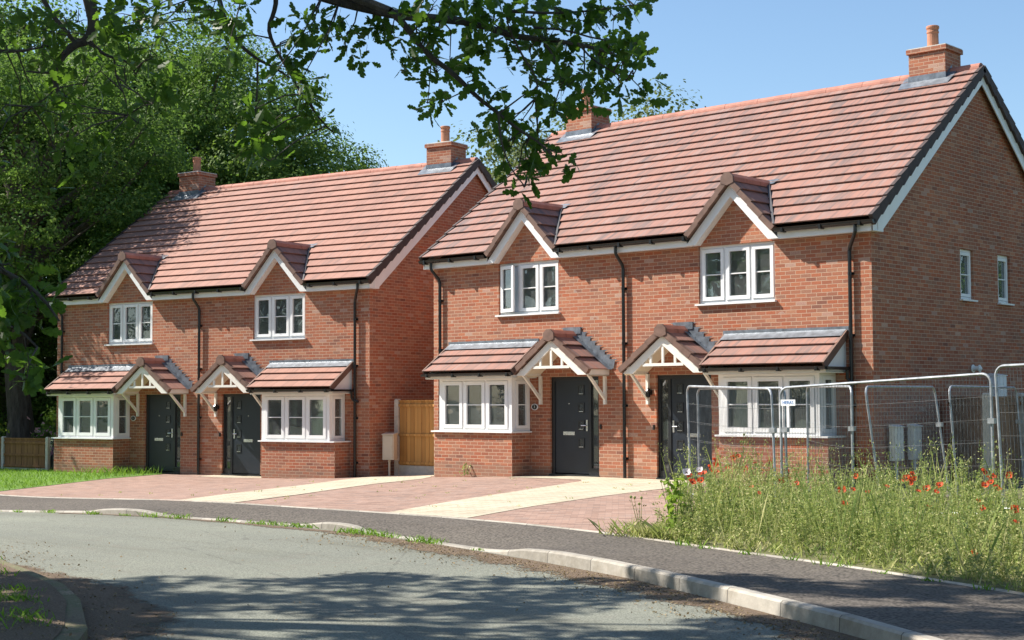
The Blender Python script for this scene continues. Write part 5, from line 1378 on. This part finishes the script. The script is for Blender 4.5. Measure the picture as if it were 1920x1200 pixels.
WEEDS = [(13.75,-9.80), (13.95,-9.93), (15.26,-10.36), (17.10,-10.90), (18.43,-11.44), (19.27,-11.77), (21,-12.6), (22.5,-9), (19.5,-5.6), (16.4,-5.6), (13.3,-5.0), (11.7,-4.3), (11.2,-4.6), (12.3,-7.0)]
def weeds():
    rg = np.random.default_rng(33); Q = []; 
    npl = 0
    while npl < 2600:
        x, y = rg.uniform(11, 22.5), rg.uniform(-12.6, -4.2)
        if not in_poly(WEEDS, x, y): continue
        npl += 1
        z = G(x, y)
        tall = .47 + .22 * math.sin(x * 1.3 + y) * math.cos(y * .9 - x * .4)
        # lower towards the path edge
        ed = min(1., max(.35, (y - (-9.95 - (x - 13.9) * .33)) / 1.1 + .45))
        straw = rg.random() < .42 + .25 * S((x - 14) / 5)
        h = (tall + rg.uniform(-.26, .30)) * ed * (1.25 if straw else 1.0); h = max(.14, h)
        lean = rg.normal(size=2) * .16 * h
        root = np.array([x, y, z]); top = root + np.array([lean[0], lean[1], h])
        k = int(rg.integers(9, 15) if straw else rg.integers(56, 90))
        t = rg.uniform(.08 if not straw else .5, 1., k); s = root + (top - root) * t[:, None]
        a = rg.uniform(0, 2 * math.pi, k); ln = rg.uniform(.02, .085, k) * (1.15 - t * .6) * (.6 if straw else 1)
        e = s + np.stack([np.cos(a) * ln, np.sin(a) * ln, ln * rg.uniform(-.1, .9, k)], 1)
        if straw or rg.random() < .25:
            Q.append(blades(s, e, rg.uniform(.0020, .0045, k), rg))
        else:                                                   # side shoots set with small leaves
            kk = k * 2; ii = rg.integers(0, k, kk); f = rg.uniform(.25, 1.15, kk)[:, None]
            c = s[ii] + (e[ii] - s[ii]) * f + rg.normal(size=(kk, 3)) * .012
            Q.append(leaf_quads(c, rg.normal(size=(kk, 3)) * .8 + np.array([0, 0, .6]), rg.uniform(.008, .024, kk), rg, .42))
            Q.append(blades(s[::3], e[::3], np.full(len(s[::3]), .0016), rg))
        Q.append(blades(root[None], top[None], np.array([.0022]), rg))
        if straw:
            m_ = 8; sc = top + rg.normal(size=(m_, 3)) * np.array([.03, .03, .05]); Q.append(blades(sc, sc + rg.normal(size=(m_, 3)) * .012 + np.array([0, 0, .02]), rg.uniform(.004, .009, m_), rg))
    Q = np.concatenate(Q)
    # ground layer of low leaves
    n = 9000; B = []
    while len(B) < n:
        x, y = rg.uniform(11, 22.5), rg.uniform(-12.6, -4.2)
        if in_poly(WEEDS, x, y): B.append((x, y, G(x, y) + .01))
    B = np.array(B); T = B + np.stack([rg.normal(size=n) * .07, rg.normal(size=n) * .07, rg.uniform(.04, .17, n)], 1)
    Q = np.concatenate([Q, blades(B, T, rg.uniform(.004, .011, n), rg)])
    o = bpy.data.objects.new('weeds', quads_mesh('weeds', Q, [M['weed']])); COL.objects.link(o); tag(o, kind='stuff')
weeds()
def tufts(name, spots, m, seed, h0=.12, n0=60, spread=.12):
    rg = np.random.default_rng(seed); Q = []
    for x, y, dz, s in spots:
        n = int(n0 * s); z = G(x, y) + dz
        b = np.stack([x + rg.normal(size=n) * spread * s, y + rg.normal(size=n) * spread * .45 * s, np.full(n, z)], 1)
        h = rg.uniform(.4, 1.2, n) * h0 * s
        e = b + np.stack([rg.normal(size=n) * h * .6, rg.normal(size=n) * h * .6, h], 1)
        Q.append(blades(b, e, rg.uniform(.004, .010, n), rg))
    o = bpy.data.objects.new(name, quads_mesh(name, np.concatenate(Q), [M[m]])); COL.objects.link(o); tag(o, kind='stuff')
rk = random.Random(12)
ks = []
for x, y, s in [(1.6,-10.95,.8), (3.0,-10.98,.9), (3.9,-10.95,.6), (4.55,-10.88,1.2), (5.2,-10.82,1.1), (6.2,-10.74,1.0), (7.0,-10.70,.9), (7.4,-10.68,1.1), (7.8,-10.66,1.0), (8.1,-10.66,.9), (9.15,-10.78,1.2), (9.45,-10.84,1.3), (9.75,-10.86,1.2), (10.1,-10.92,.9), (10.9,-11.1,1.3), (11.15,-11.16,1.0), (12.2,-11.42,.5), (-.2,-10.95,.8), (.6,-10.96,.7)]:
    ks.append((x, y, ROAD + .005, s))
tufts('kerb_grass', ks, 'blade', 41, .065, 60, .13)
vs = [(rk.uniform(6, 13.6), 0, .0, rk.uniform(.6, 1.3)) for _ in range(80)]
vs = [(x, -15.6 - (x - 8) * .42 - rk.uniform(.1, .45) - (rk.random() ** 2) * 1.8, -.02, s) for x, _, dz, s in vs]
tufts('verge_grass', vs, 'blade', 42, .07, 46, .17)
tufts('path_weeds', [(rk.uniform(-4, 9), rk.uniform(-8.6, -1.2), .012, rk.uniform(.12, .32)) for _ in range(60)], 'weed', 43, .14, 26, .16)
tufts('edging_weeds', [(13.2 + rk.uniform(-.15, .7), -9.72 + rk.uniform(-.18, .2), .01, rk.uniform(.5, 1.0)) for _ in range(14)], 'weed', 44, .22, 40, .12)
tufts('edging_weeds', [(x, y, .004, rk.uniform(.25, .6)) for x, y in [(14.4,-10.2), (14.8,-10.34), (15.6,-10.6), (16.2,-10.76), (16.9,-10.98), (17.6,-11.25), (18.2,-11.5), (18.9,-11.75)]], 'blade', 45, .16, 50, .2)
# grit and leaf bits on the road edge
def grit():
    rg = np.random.default_rng(55); Q = []
    K = [(p, s) for p, s in polyline([(9.0,-10.8,0), (11.42,-11.3,0), (13.33,-11.85,0), (15.31,-12.5,0), (17.55,-13.6,0), (19.5,-14.6,0)], 300)]
    n = 2600; idx = rg.integers(0, 299, n); c = np.array([[K[i][0].x, K[i][0].y] for i in idx])
    c = c + np.stack([rg.normal(size=n) * .1, -np.abs(rg.normal(size=n)) * .42], 1)
    n2 = 1500; c2 = np.stack([rg.uniform(6.5, 15, n2), np.zeros(n2)], 1); c2[:, 1] = -15.55 - (c2[:, 0] - 8) * .40 + rg.normal(size=n2) * .5
    n4 = 2500; c4 = np.stack([rg.uniform(7, 14, n4), np.zeros(n4)], 1); c4[:, 1] = -15.9 - (c4[:, 0] - 8) * .42 - np.abs(rg.normal(size=n4)) * 1.2
    n3 = 160; c3 = np.stack([rg.uniform(2, 19, n3), rg.uniform(-17, -11.3, n3)], 1)
    c = np.concatenate([c, c2, c3, c4]); n = len(c)
    z = np.array([G(x, y) + ROAD + .009 for x, y in c])
    nk = np.array([1. if (y < -15.62 - max(0., (x - 8)) * .43 and x < 14.5) else 0. for x, y in c]); z = z + nk * .095
    cc = np.stack([c[:, 0], c[:, 1], z], 1)
    V = leaf_quads(cc, rg.normal(size=(n, 3)) * .45 + np.array([0, 0, 1.]), rg.uniform(.006, .022, n), rg, .6)
    o = bpy.data.objects.new('grit', quads_mesh('grit', V, [M['dry']])); COL.objects.link(o); tag(o, kind='stuff')
grit()
# poppies
def poppy_proto(name, pm, label, group, rad=.05):
    t = thing(name, label, 'flower', (0, 0, 0), 0, group)
    V = []
    for i in range(4):
        a = i * math.pi / 2 + .2; ca, sa = math.cos(a), math.sin(a); up = .35 if i % 2 else .55
        rows = []
        for j in range(4):
            f = j / 3; r = .006 + rad * f; w = rad * (.12 + .95 * f) * (1 - .22 * (f > .9)); z = up * rad * f ** 1.5
            rows.append([(ca * r - sa * w * k, sa * r + ca * w * k, z + .12 * rad * abs(k) * f + .004 * math.sin(k * 5 + i)) for k in (-1, -.5, 0, .5, 1)])
        for p, q in zip(rows, rows[1:]):
            for k in range(4): V.append([p[k], p[k + 1], q[k + 1], q[k]])
    o = bpy.data.objects.new('petals', quads_mesh('petals', np.array(V), [M[pm]])); COL.objects.link(o); o.parent = t
    h = MB(); h.lathe((0, 0, -.002), [(.004, 0), (.011, .006), (.012, .016), (.013, .018), (.004, .021)], 8); h.build('seed_head', M['petal_heart'], t)
    s = MB(); s.tube([(0, 0, 0), (.006, .004, -.12), (-.01, .01, -.30), (.0, .0, -.52)], .0035, 5); s.build('stem', M['weed'], t)
    return t
pp = poppy_proto('red_poppy', 'poppy', 'red poppy flower above the tall weeds', 'red poppies among the weeds')
for i, (x, y, z) in enumerate(POPPIES + [(15.98,-8.61,0.49),(16.55,-6.68,0.67),(16.57,-6.46,0.61),(16.04,-7.61,0.67),(15.81,-6.47,0.43),(13.45,-6.49,0.45),(15.83,-8.89,0.36),(15.69,-8.37,0.66),(14.31,-7.50,0.48),(14.07,-8.20,0.46),(15.72,-7.13,0.58),(17.24,-7.98,0.62),(14.03,-7.95,0.37),(15.63,-7.09,0.54),(16.73,-6.31,0.62),(16.17,-7.93,0.61)]):
    o = pp if i == 0 else copy_tree(pp)
    o.location = (x, y, z); o.rotation_euler = (0, 0, R(rk.uniform(0, 90))); tl = R(rk.uniform(20, 75))
    for ch in o.children:
        if not ch.name.startswith('stem'): ch.rotation_euler = (tl, 0, 0)
    s = rk.uniform(.5, .88); o.scale = (s, s, s)
wp = poppy_proto('white_poppy', 'poppy_white', 'left one of two pale poppies in front of the right front door', 'pale poppies', .06)
wp.location = (13.84, -9.33, .69); wp.rotation_euler = (R(8), 0, R(40)); [setattr(c, 'rotation_euler', (R(45), 0, 0)) for c in wp.children if not c.name.startswith('stem')]; wp.scale = (.75,) * 3
o = copy_tree(wp); o['label'] = 'right one of two pale poppies, smaller, beside the first red poppy'; o.location = (13.97, -9.22, .72); o.rotation_euler = (R(5), 0, R(20)); o.scale = (.6,) * 3
def leafy_plant(name, label, loc, h, n, size, leaf, seed, w=.12):
    rg = np.random.default_rng(seed); t = thing(name, label, 'plant', loc)
    s = MB(); C_ = []
    for i in range(4):
        e = np.array([rg.normal() * w * .7, rg.normal() * w * .7, h * rg.uniform(.75, 1.05)])
        s.tube([(0, 0, 0), tuple(e * .5), tuple(e)], .007, 5, .003)
        f = rg.uniform(.1, 1, n // 4); c = e * f[:, None] + rg.normal(size=(n // 4, 3)) * np.array([w, w, .03]) * .8 * (1.25 - f)[:, None]; C_.append(c)
        s.lathe(tuple(e), [(.003, 0), (.016, .012), (.018, .03), (.01, .04)], 7)
    s.build('stem', M['weed'], t); c = np.concatenate(C_)
    V = leaf_quads(c, rg.normal(size=c.shape) * .7 + np.array([0, -.2, .7]), rg.uniform(.5, 1.2, len(c)) * size, rg, .5)
    o = bpy.data.objects.new('foliage', quads_mesh('foliage', V, [M[leaf]])); COL.objects.link(o); o.parent = t
leafy_plant('poppy_plant', 'tall leafy bright green plant at the corner of the red driveway', (13.89, -9.66, -.12), .82, 130, .06, 'leaf_lime', 61)
leafy_plant('weed_plant', 'sparse dead weed stalks on the paving left of the leafy green plant', (13.28, -9.55, -.12), .48, 26, .022, 'dry', 62, .10)
leafy_plant('weed_plant', 'tall thin weeds just behind the leafy green plant', (13.62, -9.3, -.12), .66, 60, .025, 'weed', 65, .16)
leafy_plant('weed_plant', 'small weed growing at the foot of the bay wall', (1.72, -.78, -.07), .24, 44, .035, 'weed', 63, .10)
leafy_plant('weed_plant', 'tall sparse shrub poking up in front of the right bay window', (11.62, -4.75, -.08), 1.05, 70, .03, 'weed', 64, .16)

# ------------------------------------------------------------------ light, sky, camera
SKY_STRENGTH, SUN_STRENGTH, EXPO = .086, 5.0, .98
SUN = Vector((-.615, -.33, .716)).normalized()
elev = math.asin(SUN.z); az = math.atan2(SUN.x, SUN.y)
w = bpy.data.worlds.new('World'); scene.world = w; w.use_nodes = True; nt = w.node_tree
sky = nt.nodes.new('ShaderNodeTexSky'); sky.sky_type = 'NISHITA'; sky.sun_disc = False
sky.sun_elevation = elev; sky.sun_rotation = az
sky.air_density = 1.0; sky.dust_density = .7; sky.ozone_density = 1.6; sky.altitude = 100
bg = nt.nodes['Background']; nt.links.new(NT(nt).mix(1., sky.outputs[0], (.95, 1.04, 1.08, 1), 'MULTIPLY'), bg.inputs[0]); bg.inputs[1].default_value = SKY_STRENGTH
ld = bpy.data.lights.new('sun', 'SUN'); ld.energy = SUN_STRENGTH; ld.angle = R(.53); ld.color = (1.0, .94, .85)
so = bpy.data.objects.new('sun', ld); COL.objects.link(so); so.rotation_euler = SUN.to_track_quat('Z', 'Y').to_euler()
cam = bpy.data.cameras.new('camera'); cam.sensor_width = 36; cam.lens = 2803.147 / 1920 * 36; cam.clip_end = 2000; cam.clip_start = .1
co = bpy.data.objects.new('camera', cam); COL.objects.link(co)
y_, p_, r_ = R(-42.0611), R(3.02899), R(-.26446)
fw = Vector((math.sin(y_) * math.cos(p_), math.cos(y_) * math.cos(p_), math.sin(p_))); rt = Vector((math.cos(y_), -math.sin(y_), 0)); up = rt.cross(fw)
rt2 = rt * math.cos(r_) + up * math.sin(r_); up2 = -rt * math.sin(r_) + up * math.cos(r_)
mt = Matrix((rt2, up2, -fw)).transposed().to_4x4(); mt.translation = Vector((24.87836, -24.82687, 1.62257)); co.matrix_world = mt
scene.camera = co
vs_ = scene.view_settings; vs_.view_transform = 'Standard'; vs_.look = 'None'; vs_.exposure = EXPO; vs_.gamma = 1; vs_.use_curve_mapping = False
